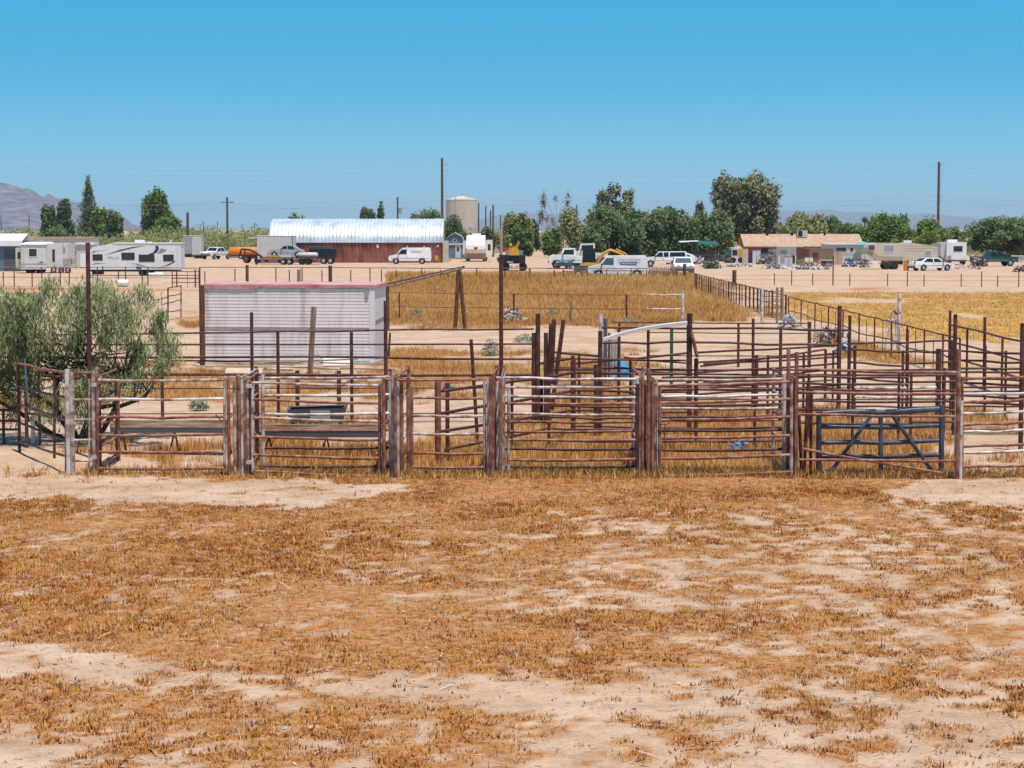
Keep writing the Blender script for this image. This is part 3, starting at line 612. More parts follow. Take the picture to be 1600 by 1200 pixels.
T('mesquite with a leaning trunk at the right edge', 1514, 1606, 337, 402, 'leaf_mesquite', 7000, 36, crown0=.22, nclump=28, csize=.36, Yd=300)
T('low green bush under the right-edge mesquite', 1556, 1640, 374, 404, 'leaf_olive', 3200, 37, crown0=.03, nclump=16, csize=.4, Yd=310)
for (px, yt, lab) in ((1351, 340, 'left of two tiny fan palms on the skyline'), (1359, 346, 'right of two tiny fan palms on the skyline')):
    Yp = 560; s = ppm(Yp); p = at(px, 372, Yp); hp = 4.6 + (358 - yt) / s; t = thing('palm_tree', lab, 'palm', (p.x, Yp, 0)); rg = np.random.default_rng(px)
    m = MB(); m.tube([(0, 0, -.2), (.1, 0, hp * .5), (0, 0, hp - .8)], [.25, .2, .18]); m.build('trunk', 'bark', t)
    link('crown', crown_mesh('crown', [((0, 0, hp - .7), .95, .95, .8)], 160, .5, 'leaf_dark', rg, .4, .3), t)

# far woods that read as one mass
def far_wood():
    rg = np.random.default_rng(77); V = []; Tn = []
    def put(px, Y, h, w):
        x = (px - 800) / FPX * Y; k = int((80 + 38 * w) * (1.4 if Y < 430 else 1)); Pn = bush_points(x, Y, w, h, k, rg)
        V.append(leaf_quads(Pn, .24 * Y / 600 + .06, rg, .8)); Tn.append(np.repeat(np.clip(rg.normal(.5, .2, k) + rg.normal(0, .15), 0, 1), 4))
    for i in range(380):
        px = rg.uniform(-250, 1850); Y = rg.uniform(420, 1100)
        if 420 < px < 760 and Y < 480: continue
        h = rg.uniform(3.0, 5.0) + (rg.uniform(0, 2.2) if rg.uniform() < .25 else 0)
        put(px, Y, h + (Y - 420) * .001, rg.uniform(4, 9))
    for i in range(130): put(rg.uniform(205, 425), rg.uniform(345, 420), rg.uniform(3.0, 5.6), rg.uniform(3, 6))
    for i in range(60): put(rg.uniform(-60, 215), rg.uniform(340, 420), rg.uniform(2.5, 4.4), rg.uniform(3, 6))
    for i in range(40): put(rg.uniform(1480, 1700), rg.uniform(345, 420), rg.uniform(3, 4.8), rg.uniform(3, 6))
    V2 = np.concatenate(V); me = np_mesh('far_woods', V2, 4, np.arange(len(V2)), 'leaf_olive', np.concatenate(Tn))
    tag(link('far_woods', me), 'far belt of desert scrub and trees along the horizon', kind='stuff')
far_wood()
# bushes filling the gaps under the yard trees
for k, (x0, x1, yt, Yd, leaf, lab) in enumerate([(905, 950, 345, 280, 'leaf_mesquite', 'green bush below the olive mesquite'), (960, 1004, 340, 282, 'leaf_dark', 'dark bush between the tanker and the white camper'), (1010, 1060, 338, 300, 'leaf_mesquite', 'green bush behind the canopied pickup'), (1058, 1090, 342, 302, 'leaf_dark', 'dark bush behind the shade canopy'), (1118, 1146, 345, 305, 'leaf_bright', 'bright bush at the foot of the big eucalyptus'), (1206, 1262, 350, 330, 'leaf_olive', 'olive bush just behind the tan roof'), (1300, 1350, 349, 332, 'leaf_mesquite', 'bush behind the turquoise parasol'), (1332, 1372, 352, 330, 'leaf_bright', 'bush left of the bright mesquite'), (1452, 1482, 350, 300, 'leaf_bright', 'bush at the foot of the tall right pole'), (60, 120, 350, 300, 'leaf_dark', 'dark bush behind the pale mobile home'), (655, 720, 352, 345, 'leaf_mesquite', 'bush filling in right of the arched roof')]):
    T(lab, x0, x1, yt, 390, leaf, 2600, 400 + k, Yd=Yd, crown0=.02, nclump=18, csize=.4, kind='bush', name='yard_bush')
# ------------------------------------------------------------------ pens, gates and fences
class Plane:
    """an upright plane over the ground line between two base pixels: pixels on it become places"""
    def __init__(s, a, b, A=None, B=None):
        s.A = A or G(*a); s.B = B or G(*b); d = s.B - s.A; d.z = 0; s.n = Vector((-d.y, d.x, 0)).normalized()
    def __call__(s, px, py):
        d = ray(px, py); t = (s.A - CAMP).dot(s.n) / d.dot(s.n); return CAMP + d * t
    def foot(s, px, sink=.12):
        p = s(px, 600); return Vector((p.x, p.y, -sink))
def fence(name, label, cat, pl, posts=(), rails=(), pr=.032, rr=.024, pm='pipe_dark', rm='pipe_dark', group=None, off=0.0, root=None, post_name='post', rail_name='rail'):
    """posts: (x, ytop[, ybot|None[, r[, mat[, xbot]]]])   rails: (x0,y0,x1,y1[, r[, mat]])"""
    o = Vector((0, off, 0)); fx = posts[0][0] if posts else rails[0][0]; f0 = pl.foot(fx, 0) + o
    t = root or thing(name, label, cat, f0, 0, group)
    for p in posts:
        x, yt = p[0], p[1]; yb = p[2] if len(p) > 2 else None; r = p[3] if len(p) > 3 and p[3] else pr; m = p[4] if len(p) > 4 and p[4] else pm; xb = p[5] if len(p) > 5 else x
        top = pl(x, yt); bot = pl.foot(xb) if yb is None else pl(xb, yb)
        if yb is None and xb == x: bot.x, bot.y = top.x, top.y
        bar(post_name, bot + o, top + o, r, m, t)
    for q in rails:
        r = q[4] if len(q) > 4 and q[4] else rr; m = q[5] if len(q) > 5 else rm
        bar(rail_name, pl(q[0], q[1]) + o, pl(q[2], q[3]) + o, r, m, t)
    return t
FR = Plane((100, 742), (1500, 748))                     # the front line of gates
GG = 'swing gates along the front of the pens'
D, RU, MX, GV = 'pipe_dark', 'pipe_rust', 'pipe_mixed', 'pipe_galv'
def level(x0, x1, ys, ye=None, mats=(MX,), r=.027): return [(x0, y, x1, (ye or ys)[i], r, mats[i % len(mats)]) for i, y in enumerate(ys)]

# left wing gate, swung back to the left
WG = Plane((34, 708), (106, 742))
fence('wing_gate', 'rusty wing gate angled back at the left end of the pens', 'gate', WG, [(28, 560, None, .036, D), (85, 587, 716, .028, RU), (103.5, 578, 738, .028, RU)],
      [(28, 568, 104, 583, .027, RU), (30, 604, 104, 621, .027, D), (31, 632, 104, 656, .027, RU), (31, 661, 104, 688, .027, D), (32, 690, 104, 713, .024, RU), (104, 585, 86, 617, .014, MX)], GG)
fence('corral_post', 'dark rusty post behind the left wing gate', 'post', Plane((36, 700), (80, 700)), [(39, 520, None, .04, D)])
fence('corral_post', 'blue-wrapped slim pole leaning by the left wing gate', 'post', Plane((36, 706), (80, 706)), [(38.5, 560, 630, .018, 'steelblue', 43.5)])
fence('corral_post', 'white plastic pipe standing behind the left wing gate', 'post', Plane((36, 694), (80, 694)), [(51, 646, None, .045, 'white')])
for x, m, y0 in ((105, GV, 577), (111, MX, 581)):
    fence('gate_post', 'thick pale weathered gate post at the hinge of the left wing gate' if x < 108 else 'thick grey-brown post paired beside the pale hinge post', 'post', FR, [(x, y0, None, .05, m)])
fence('ladder_panel', 'narrow rusty ladder panel left of the first front gate', 'panel', FR, [(145, 580, None, .038, MX), (139.5, 592, 735, .022, MX)],
      [(113, 583, 144, 582, .022, RU), (113, 625, 143, 624, .024, MX), (113, 656, 142, 655.5, .022, MX), (113, 688, 143, 687, .022, MX), (113, 720, 143, 720, .022, MX)], GG)
YA = [593.5, 624, 652, 679.5, 706, 731.5]
fence('front_gate', 'first front gate, six weathered rails over bare dirt', 'gate', FR, [(152.5, 592, 738, .034, RU), (351, 592, 732, .028, MX)],
      level(153, 351, YA, [593, 622.5, 651, 678, 706, 731], (MX, GV, RU, RU, RU, RU)), group=GG)
fence('front_gate', 'second front gate from the left, sagging to the right, galvanised rails', 'gate', FR, [(394.5, 596, 738, .026, GV), (593, 600, 744, .028, RU)],
      level(394.5, 593, [598, 624, 653, 682, 710.5, 736], [602, 630, 658, 687.5, 716, 744], (MX, RU, MX, RU, RU, RU)), group=GG)
fence('pen_panel', 'galvanised panel close behind the second front gate', 'panel', FR, [(405, 588, None, .034, GV), (607.5, 592, None, .036, GV)],
      level(405, 607, [594.6, 622, 650.5, 677, 705, 733], [592, 620, 649.5, 676, 704, 733], (MX, GV, GV, RU, D, D)), off=.55)
fence('front_gate', 'narrow rusty walk gate third from the left', 'gate', FR, [(643.5, 604, 742, .03, RU), (757, 594, 735, .028, MX)],
      level(644, 757, [621.5, 649.5, 677, 708, 729], [622, 650, 677.5, 708.5, 730], (RU, MX, MX, RU, RU)) + [(600, 592.5, 760, 592.5, .024, RU)], group=GG)
fence('front_gate', 'fourth front gate, six rusty rails, right of the walk gate', 'gate', FR, [(794.5, 605, None, .028, MX), (996, 600, None, .036, D)],
      level(795, 996, [605, 630.5, 659, 687.5, 718, 746], [604, 630, 659, 687, 717, 745.5], (MX, RU, RU, RU, RU, RU)), group=GG)
fence('pen_panel', 'galvanised panel close behind the fourth front gate', 'panel', FR, [(787, 592, None, .03, MX), (998, 593, None, .03, GV)],
      level(775, 998, [593.5, 622, 650, 677.5, 705.5, 733], [595.5, 624.5, 652, 677, 706, 733], (GV, GV, MX, RU, D, D)), off=.5)
fence('front_gate', 'fifth front gate with rust-red rails rising to the right', 'gate', FR, [(1031, 602, None, .03, RU), (1236.5, 592, 742, .034, MX)],
      level(1031, 1236, [603, 628.5, 657, 685.5, 716, 743], [596.5, 623, 651, 680, 710.5, 737], (RU, RU, RU, RU, RU, RU)), group=GG)
fence('pen_panel', 'galvanised panel close behind the fifth front gate', 'panel', FR, [(1029, 595, None, .03, GV), (1231, 588, None, .036, GV)],
      level(1026, 1231, [597, 624, 642, 659.5, 677, 707], [595, 620, 641, 659, 675.5, 706], (MX, GV, MX, RU, D, D)), off=.5)
# posts bunched between the gates
def bunch(label, group, lst):
    for i, (x, y, r, m) in enumerate(lst):
        look = {RU: 'rusty', MX: 'patchy rusty-grey', GV: 'silvery'}[m]; nth = ('leftmost', 'second', 'third', 'fourth', 'fifth', 'sixth')[i]
        fence('bunched_post', '%s post, %s%s of %d bunched %s' % (look, nth, '' if i == 0 else ' from left', len(lst), label), 'post', FR, [(x, y, None, r, m)], group=group, off=R.uniform(-.05, .12))
bunch('between the first and second front gates', 'posts between first and second gates', [(357, 592, .032, RU), (366, 596, .03, MX), (371.5, 586, .042, MX), (377, 594, .034, GV), (386, 598, .032, MX), (390.5, 597, .032, RU)])
bunch('left of the walk gate', 'posts between second gate and walk gate', [(598, 592, .03, GV), (614, 585, .044, MX), (621, 597, .034, GV), (627, 590, .034, RU), (637.5, 590, .034, RU)])
bunch('right of the walk gate', 'posts between walk gate and fourth gate', [(763, 595, .034, GV), (770, 584, .048, RU), (776.5, 597, .034, GV), (785.5, 590, .034, MX)])
bunch('between the fourth and fifth front gates', 'posts between fourth and fifth gates', [(1001.5, 590, .036, MX), (1007.5, 595, .036, RU), (1013.5, 575, .038, RU), (1019, 596, .034, GV), (1025, 600, .03, MX)])
fence('corral_post', 'tall rusty post at the right end of the fifth gate', 'post', FR, [(1245, 550, None, .038, RU)])
fence('corral_post', 'shorter tall rusty post just left of the black gate bars', 'post', FR, [(1235, 546, None, .036, RU)], off=.25)
# panels running back between the pens
def perp(label, x, yb, L, h, dx=0.0, mats=(MX,), nr=5, r=.022, y0=.06):
    A = G(x, yb) + Vector((0, y0, 0)); B = A + Vector((dx, L, 0)); t = thing('divider_panel', label, 'panel', A, 0, 'panels dividing the front pens')
    bar('post', A - Vector((0, 0, .1)), A + Vector((0, 0, h)), .03, mats[0], t); bar('post', B - Vector((0, 0, .1)), B + Vector((0, 0, h * 1.02)), .034, mats[-1], t)
    for i in range(nr):
        z = Vector((0, 0, .14 + (h - .16) * i / (nr - 1))); bar('rail', A + z, B + z, r, mats[i % len(mats)], t)
    return t
perp('left divider panel running back between ladder panel and first gate', 148, 741, 2.3, 1.84, -.02, (RU, D))
perp('right divider panel running back beside the first gate', 156, 741, 2.1, 1.70, -.05, (D, RU))
perp('left divider panel behind the posts between first and second gates', 374, 744, 2.6, 1.84, 0, (RU, MX, D))
perp('right divider panel behind the posts between first and second gates', 384, 744, 2.2, 1.80, -.05, (RU, RU, D))
perp('left divider panel behind the posts left of the walk gate', 600, 746, 2.0, 1.84, 0, (RU, D))
perp('right divider panel behind the posts left of the walk gate', 618, 746, 3.0, 1.86, .1, (RU, MX))
perp('left divider panel behind the posts right of the walk gate', 766, 747, 3.0, 1.85, .1, (RU, RU))
perp('right divider panel behind the posts right of the walk gate', 782, 747, 3.0, 1.85, .05, (RU, MX))
perp('left divider panel behind the posts right of the fourth gate', 1004, 747, 3.0, 1.86, 0, (RU, MX))
perp('right divider panel behind the posts right of the fourth gate', 1020, 747, 3.0, 1.86, 0, (RU, GV))
perp('divider panel running back at the right end of the fifth gate', 1240, 746, 3.0, 1.82, 0, (D, MX))
# hinge clamps on the front posts
m = None
for (x, y, lab) in ((147, 601, 'upper clamp at the first gate hinge'), (148, 714, 'lower clamp at the first gate hinge'), (390, 603, 'upper round clamp at the second gate hinge'), (390, 722, 'lower round clamp at the second gate hinge')):
    p = FR(x, y); t = MB().obox((0, 0, 0), (.055, 0, 0), (0, .05, 0), (0, 0, .03)).build('hinge_clamp', GV, None, p + Vector((0, -.03, 0))); tag(t, lab, 'clamp', 'hinge clamps on the front gates')

# black gate with its barrier of loose rusty pipes
BG = Plane((1265, 745), (1475, 741)); t = thing('black_gate', 'heavy black steel gate with two diagonal braces', 'gate', BG.foot(1279, 0), 0, GG)
def flat(name, pl, x0, y0, x1, y1, w, dpt, mat, root):
    a = pl(x0, y0); b = pl(x1, y1); u = (b - a); L = u.length; u.normalize(); v = u.cross(pl.n).normalized()
    if name == 'gusset': return MB().obox(((a + b) / 2) - root.location, u * (L / 2), pl.n * (dpt / 2), v * (w / 2)).build(name, mat, root)
    off = pl.n * ({'brace': -.055, 'upright': 0, 'rail': 0}[name] * (1 if pl.n.y > 0 else -1)); return bar(name, a + off, b + off, w * .5, mat, root, 12)
for (x, y0, y1, w) in ((1279.5, 643, 743, .105), (1376, 646, 742, .09), (1471, 632.5, 739, .105)): flat('upright', BG, x, y0, x, y1, w, .06, 'gate_black', t)
for (y0, y1, w) in ((646, 638.5, .115), (667, 664.5, .085), (692, 688, .085), (713, 710.5, .085)): flat('rail', BG, 1284, y0, 1466.5, y1, w, .052, 'gate_black', t)
flat('brace', BG, 1360, 648, 1293, 742, .075, .067, 'gate_black', t); flat('brace', BG, 1392, 648, 1456, 737, .075, .067, 'gate_black', t)
for x in (1360, 1392): flat('gusset', BG, x - 8, 644, x + 8, 643, .10, .075, 'gate_black', t)
fence('barrier', 'rust-red pipe barrier standing in front of the black gate', 'barrier', FR, [(1497.5, 545, None, .042, RU)],
      [(1247, 577.5, 1497, 581.5, .03, RU), (1247, 613, 1497, 615, .03, RU), (1247, 647, 1497, 650, .026, RU), (1247, 717.5, 1497, 719, .026, RU), (1253, 700, 1470, 738, .024, RU)], off=-.05)
fence('corral_post', 'greenish steel post right of the black gate', 'post', FR, [(1502, 626, None, .042, 'pipe_galv')])
for (x, y, xb, lab) in ((1266, 600, 1260, 'dark post leaning left of the black gate'), (1272, 612, 1270, 'second dark post leaning left of the black gate'), (1252, 650, 1256, 'short dark stake beside the rusty posts left of the black gate')):
    fence('corral_post', lab, 'post', FR, [(x, y, 744, .03, D, xb)], off=.3)
# right-hand panels
fence('pen_panel', 'rust-red five-rail panel at the right edge of the front line', 'panel', FR, [(1503.5, 590, 742, .026, RU), (1640, 586, None, .03, RU)],
      level(1503, 1640, [592.5, 629, 664.5, 698, 729.5], [586.5, 622, 656.5, 691, 725.5], (RU,)))
fence('pen_panel', 'galvanised panel behind the rust-red one at the right edge', 'panel', FR, [(1505, 616, None, .026, GV), (1632, 612, None, .03, GV)],
      level(1505, 1632, [619.5, 650, 680.5, 712.5], [617, 646, 676, 708], (GV,)), off=.6)
fence('corral_post', 'tall dark post at the right edge behind the front line', 'post', Plane((1500, 705), (1600, 705)), [(1598, 505, None, .05, D)])

# ---- second row: tall dark pipe fence across the back of the pens
B2 = Plane((0, 660), (840, 662))
fence('pipe_fence', 'tall dark pipe fence across the back of the left pens', 'fence', B2, [(-30, 500), (83, 500), (252, 488), (393, 488), (434, 519), (549, 519), (602, 470), (834, 520)],
      [(-40, 523, 392, 519), (392, 519, 640, 515), (640, 515, 834, 514), (-40, 537, 834, 537.5), (-40, 557, 500, 557, .03), (500, 557.5, 834, 561, .03), (-40, 584, 834, 585.5, .034), (-40, 606, 834, 606, .014), (-40, 647, 834, 645, .014), (252, 563, 392, 564, .02)], rr=.022, pr=.04)
fence('leaning_post', 'dark pipe post leaning left behind the walk gate', 'post', Plane((700, 690), (800, 690)), [(736, 530, 700, .04, D, 747)])
fence('corral_post', 'thick rusty post behind the walk gate', 'post', Plane((600, 728), (800, 728)), [(684, 592, None, .062, RU)])
fence('corral_post', 'dark rusty post behind the walk gate, right of the thick one', 'post', Plane((600, 716), (800, 716)), [(699, 598, None, .042, D)])
fence('tall_pole', 'tall thin dark pole rising through the feathery tree', 'pole', Plane((0, 716), (400, 716)), [(137, 379, None, .045, D)])
TP = Plane((700, 662), (900, 662)); t = fence('tall_pole', 'tall thin dark pole with a pale top in the middle of the pens', 'pole', TP, [(783, 398, None, .05, D)])
bar('top_section', TP(783, 398.5), TP(783, 357), .036, 'tan', t)
HB = Plane((440, 645), (560, 645)); fence('h_brace', 'dark H-shaped pipe brace behind the second front gate', 'brace', HB, [(464.5, 579, None, .055), (529.5, 579, None, .055)], [(464, 606, 530, 607, .025)])
fence('side_fence', 'dark pipe fence section at the far left edge', 'fence', Plane((0, 695), (160, 700)), [(-20, 580), (5, 642), (60, 555)], [(-30, 580.5, 28, 580.5), (-30, 609.5, 30, 609.5), (-30, 640.5, 30, 640.5), (-30, 657.5, 30, 657.5), (-30, 671, 30, 671), (34, 584, 140, 592), (40, 645, 100, 654)], rr=.026)

# ---- angled alley fence running back to the right
AL = Plane((684, 728), (895, 682))
fence('alley_fence', 'dark pipe alley fence angling back to the right behind the walk gate', 'fence', AL, [(895, 556, None, .045), (800, 585), (897.5, 560, None, .03)],
      [(689, 611, 896, 582, .034), (689, 646, 896, 610, .034), (689, 674, 896, 640, .032), (697, 702, 860, 668, .028)], rr=.034)
A2 = Plane((895, 682), (1082, 680))
fence('alley_fence', 'dark pipe fence continuing from the alley to the mid corral post', 'fence', A2, [(938, 517, None, .05), (1078, 490, None, .055), (1088, 560, None, .05), (932, 570, None, .06)],
      [(896, 582, 1082, 584, .032), (896, 610, 1082, 612, .03), (896, 641, 1082, 644, .028), (896, 666, 1082, 668, .024)])
fence('bent_rail', 'bent rusty pipe hooked over the mid corral post', 'pipe', A2, [], [(1080, 520, 1089, 558, .04, RU)], off=-.1)
# more rows of pipe panels layered behind the right-hand gates
fence('pen_panel', 'dark six-rail panel row a few steps behind the fourth gate', 'panel', Plane((850, 706), (1000, 706)), [(858, 600), (992, 600)], [(858, y, 992, y + 1.5, .026) for y in (603, 617, 634, 652, 669, 688)])
fence('pen_panel', 'dark six-rail panel row a few steps behind the fifth gate', 'panel', Plane((1030, 704), (1240, 704)), [(1088, 588), (1180, 588), (1226, 588)], [(1034, y, 1240, y - 2.5, .027) for y in (590, 609, 633, 652, 669, 690)])
fence('pen_panel', 'dark panel row behind the black gate, left section', 'panel', Plane((1246, 690), (1420, 690)), [(1264, 584), (1333, 580), (1405, 582)], [(1246, y, 1420, y + 2, .027) for y in (588, 598, 608, 626, 640, 660)])
fence('pen_panel', 'dark panel row behind the black gate, right section', 'panel', Plane((1420, 688), (1500, 688)), [(1424, 582), (1476, 575)], [(1420, y, 1497, y - 1, .027) for y in (587, 597, 611, 628, 642, 660)])
fence('pen_panel', 'slanting dark panel between the corral post and the thick post', 'panel', Plane((1090, 664), (1310, 640)), [(1200, 555), (1256, 552)], [(1092, y, 1310, y - 14, .026) for y in (566, 582, 600, 616)])
fence('pen_panel', 'dark panel running off the right edge in the mid distance', 'panel', Plane((1500, 650), (1640, 660)), [(1540, 540), (1572, 548)], [(1500, y, 1640, y + 5, .028) for y in (548, 563, 590, 598, 618, 628)])
fence('pen_panel', 'dark panel behind the alley fence right of the chute', 'panel', Plane((860, 650), (1075, 650)), [(905, 556), (985, 560)], [(866, y, 1076, y + 3, .024) for y in (560, 574, 592, 602, 622)])
# squeeze chute
CH = Plane((820, 666), (900, 668)); t = fence('squeeze_chute', 'cluster of dark leaning chute posts with black head gate', 'chute', CH, [(834, 520, None, .05), (840.5, 490, None, .055), (853, 520, None, .05), (861, 506, 640, .05, D, 856), (866, 499, 600, .05, D, 861), (880.5, 500, 640, .05, D, 862)], [(858, 577.5, 930, 577.5, .03), (843, 568, 896, 560, .03), (862, 550, 935, 556.5, .03)])
mm = MB()
for x0, x1, y0, y1 in ((836, 849, 590, 662), (850, 858, 560, 600)):
    a = CH(x0, y0) - t.location; b = CH(x1, y1) - t.location; mm.box(a.x, b.x, .05 + a.y, .12 + a.y, max(.0, b.z), a.z)
mm.build('head_gate', 'black', t)
# ---- mid-right corral fence
C4 = Plane((940, 642), (1335, 642))
fence('pipe_fence', 'dark pipe corral fence behind the fifth gate', 'fence', C4, [(967, 515), (1013, 510, None, .04), (1076, 490, None, .05), (1177, 498, None, .036), (1182, 555, None, .05), (1220, 512), (1312, 478, None, .055), (1328, 493, None, .04), (1336, 540)],
      [(940, 512, 1177, 512.5), (1177, 512.5, 1330, 516), (940, 536, 1076, 534), (1082, 535, 1312, 539), (1000, 578, 1490, 577, .026), (940, 584, 1490, 586, .026), (960, 622, 1490, 624, .018), (960, 604, 1400, 606, .016)], rr=.03, pr=.04)
fence('swing_gate', 'dark pipe gate left of the mid corral post, rails fanning', 'gate', Plane((935, 640), (1076, 634)), [(940, 548, None, .03)], [(900, 568, 1075, 551.5, .03), (975, 558, 1076, 567.5, .024), (960, 573, 1076, 586, .022)])
fence('swing_gate', 'dark pipe gate angled between the corral post and the thick post', 'gate', Plane((1085, 652), (1310, 622)), [(1290, 547, None, .04), (1302, 547, None, .03)], [(1086, 551, 1310, 539.5, .028), (1095, 572, 1290, 546, .028), (1100, 569, 1312, 557.5, .026), (1100, 597, 1300, 577, .026), (1110, 606, 1300, 594, .022)])
fence('pipe_fence', 'further dark two-rail fence beyond the corral', 'fence', Plane((950, 574), (1265, 574)), [(1154, 505, None, .045), (1265, 503, None, .06)], [(955, 503.5, 1265, 505, .022), (1012, 519.5, 1265, 521, .018), (1012, 555, 1265, 556, .018)])
C5 = Plane((1325, 655), (1500, 650))
fence('pipe_fence', 'dark pipe fence behind the black gate', 'fence', C5, [(1327, 520, None, .04), (1418, 552, None, .045), (1411, 548, None, .03), (1467, 545, None, .07), (1487, 531, None, .04), (1475, 585, None, .05)],
      [(1330, 537, 1487, 532), (1330, 546, 1412, 550), (1412, 550, 1487, 548), (1330, 566, 1412, 572), (1412, 567, 1485, 565), (1330, 605, 1467, 605, .03, GV), (1330, 620, 1500, 620, .026, GV), (1330, 635, 1500, 636, .024), (1330, 590, 1412, 597), (1240, 672, 1500, 672, .02)], rr=.026)
fence('pipe_fence', 'long dark pipe rails running off the right edge behind the front panels', 'fence', Plane((1490, 680), (1640, 680)), [(1493, 491, None, .045), (1640, 560)],
      [(1495, 576, 1640, 575, .026), (1495, 581.5, 1640, 581, .024), (1495, 605, 1640, 604, .024), (1495, 613, 1640, 609, .024), (1495, 635, 1640, 634, .022), (1495, 644, 1640, 640, .022), (1495, 671.5, 1640, 671, .022)])
# ---- side fence running straight away on the right
SX = 13.75
def sidept(Y, z): return Vector((SX, Y, z))
t = thing('side_fence', 'dark three-rail pipe fence running back along the field', 'fence', sidept(65, 0))
for Y in (65.0, 62.5, 60.2, 58.0, 55.5, 53.5, 51): bar('post', sidept(Y, -.1), sidept(Y, 2.05 if Y in (65.0, 60.2, 55.5) else 1.6), .045 if Y in (65.0, 60.2, 55.5) else .035, D, t)
for z in (1.6, 1.08, .6): bar('rail', sidept(65.2, z), sidept(50, z), .032, D, t)
t = thing('side_fence', 'low dark wavy two-rail fence along the yellow field', 'fence', sidept(103, 0)); Ys = [103, 98.5, 94, 90, 86, 82, 78.5, 75, 72, 69, 66, 63.5]
for i, Y in enumerate(Ys):
    bar('post', sidept(Y, -.1), sidept(Y, 1.27), .03, D, t)
    if i: zz = .05 * math.sin(i * 2.1); bar('rail', sidept(Ys[i - 1], 1.25), sidept(Y, 1.25), .026, D, t); bar('rail', sidept(Ys[i - 1], .55 + .08 * math.sin((i - 1) * 2.1)), sidept(Y, .55 + .08 * math.sin(i * 2.1)), .024, D, t)
    if i: Ym = (Ys[i - 1] + Y) / 2; bar('stay', sidept(Ym, .0), sidept(Ym, 1.1 + R.uniform(-.1, .1)), .014, D, t)
t = thing('side_fence', 'dark picket-like pipe fence between pasture and far dirt yard', 'fence', sidept(156, 0)); Y = 104.0
while Y < 157:
    bar('post', sidept(Y, -.1) , sidept(Y, 1.3 + R.uniform(-.06, .03)), R.choice((.035, .045, .05)), R.choice((D, D, 'wood_grey')), t)
    Y += R.uniform(1.3, 2.1)
bar('rail', sidept(104, 1.27), sidept(157, 1.27), .028, D, t); bar('rail', sidept(104, .65), sidept(157, .65), .02, D, t)
MG = Plane((1190, 505), (1224, 505)); t = fence('mesh_gate', 'grey wire mesh gate at the pasture corner', 'gate', MG, [(1191, 450, None, .07, 'pipe_galv'), (1214.5, 449, None, .06, 'wood_grey'), (1222, 449, None, .08, 'wood_grey'), (1198, 452, 492, .02), (1206, 452, 494, .02)], [(1191, y, 1222, y, .018, D) for y in (455, 463, 471, 480, 491)])
LG = Plane((1375, 548), (1420, 548)); t = fence('leaning_gate', 'grey pipe gate leaning on a post by the side fence', 'gate', LG, [(1405.5, 460, None, .075, 'pipe_galv'), (1418, 515, None, .06, D), (1399, 494, 545, .04, 'pipe_galv', 1402)], [(1395, 484, 1382, 546, .04, GV), (1395, 484, 1409, 498, .035, D), (1388, 500, 1400, 500, .03, GV), (1409, 498, 1393, 546, .04, GV), (1386, 520, 1402, 522, .03, GV)])
# ---- pasture fence
PF = Plane((605, 503), (1068, 505)); fence('pasture_fence', 'rusty two-rail fence crossing the golden pasture', 'fence', PF, [(624, 458, None, .035), (803, 459, None, .045), (894, 460, None, .05, 'wood_grey', 890), (979, 460, None, .045), (1067, 454, None, .075, GV)],
      [(603, 456.5, 800, 459, .025, RU), (800, 459, 1010, 460.5, .025, RU), (1010, 460.5, 1066, 460, .03, GV), (603, 478, 800, 481, .025, RU), (800, 481, 1010, 482.5, .025, RU), (1010, 482.5, 1066, 482, .03, GV)])
# ---- fences of the far yard
FB = Plane((0, 449), (1012, 438))
fence('yard_fence', 'thin rusty post-and-rail fence along the front of the far yard', 'fence', FB,
      [(5, 425), (22, 424), (50, 426), (65, 417), (94, 424), (108, 420), (152, 417), (185, 424), (196, 417), (222, 424), (231, 417), (312, 417, None, .06), (320, 424), (367, 420), (386, 414, None, .13, 'wood_pole'), (431, 418), (452, 422), (467, 421, None, .16, 'wood_grey'), (472, 418), (503, 422), (516, 415, None, .16), (548, 422), (578, 418), (596, 421), (619, 421), (659, 418), (688, 421), (700, 422), (745, 418), (789, 420), (828, 419, None, .10, 'wood_grey'), (866, 422), (880, 421), (909, 424), (918, 421), (948, 421), (965, 424), (986, 420), (1010, 421)],
      [(-20, 417.5, 231, 417.5, .03), (231, 417.5, 312, 419, .03), (312, 417.5, 1012, 419.5, .035), (-20, 433, 312, 434, .02), (-20, 448, 312, 447, .02)], pr=.045, rm=RU, pm=D)
WF = Plane((1130, 445), (1610, 449))
fence('wire_fence', 'thin wire fence on slim stakes across the dirt right of the pasture', 'fence', WF, [(1210, 427), (1237, 423), (1270, 427), (1302, 400, None, .05), (1328, 427), (1387, 428), (1418, 424), (1444, 429), (1502, 428), (1534, 424), (1559, 430), (1592, 425), (1612, 424)],
      [(1130, 430, 1620, 432, .009), (1130, 437, 1620, 439, .009)], pr=.04)
PK = Plane((1013, 436), (1060, 438)); t = thing('picket_fence', 'weathered grey picket fence beside the white van', 'fence', PK.foot(1014, 0))
for i in range(17):
    x = 1014 + i * 2.65; a = PK.foot(x, .05); h = PK(x, 417.5 + i * .12).z + R.uniform(-.04, .04)
    MB().box(-.055, .055, -.012, .012, 0, h + .05).build('picket', 'wood_grey', t, a - t.location)
bar('rail', PK(1013, 423), PK(1060, 425), .03, 'wood_grey', t); bar('rail', PK(1013, 432), PK(1060, 434), .03, 'wood_grey', t)
fence('wood_post', 'stout brown post at the corner of the picket fence', 'post', Plane((1060, 438), (1080, 438)), [(1070, 412, None, .16, 'wood_pole')])
fence('wood_post', 'square brown wooden post on the dirt beyond the picket-like fence', 'post', Plane((1140, 447), (1160, 447)), [(1147.5, 422, None, .17, 'wood_pole')])
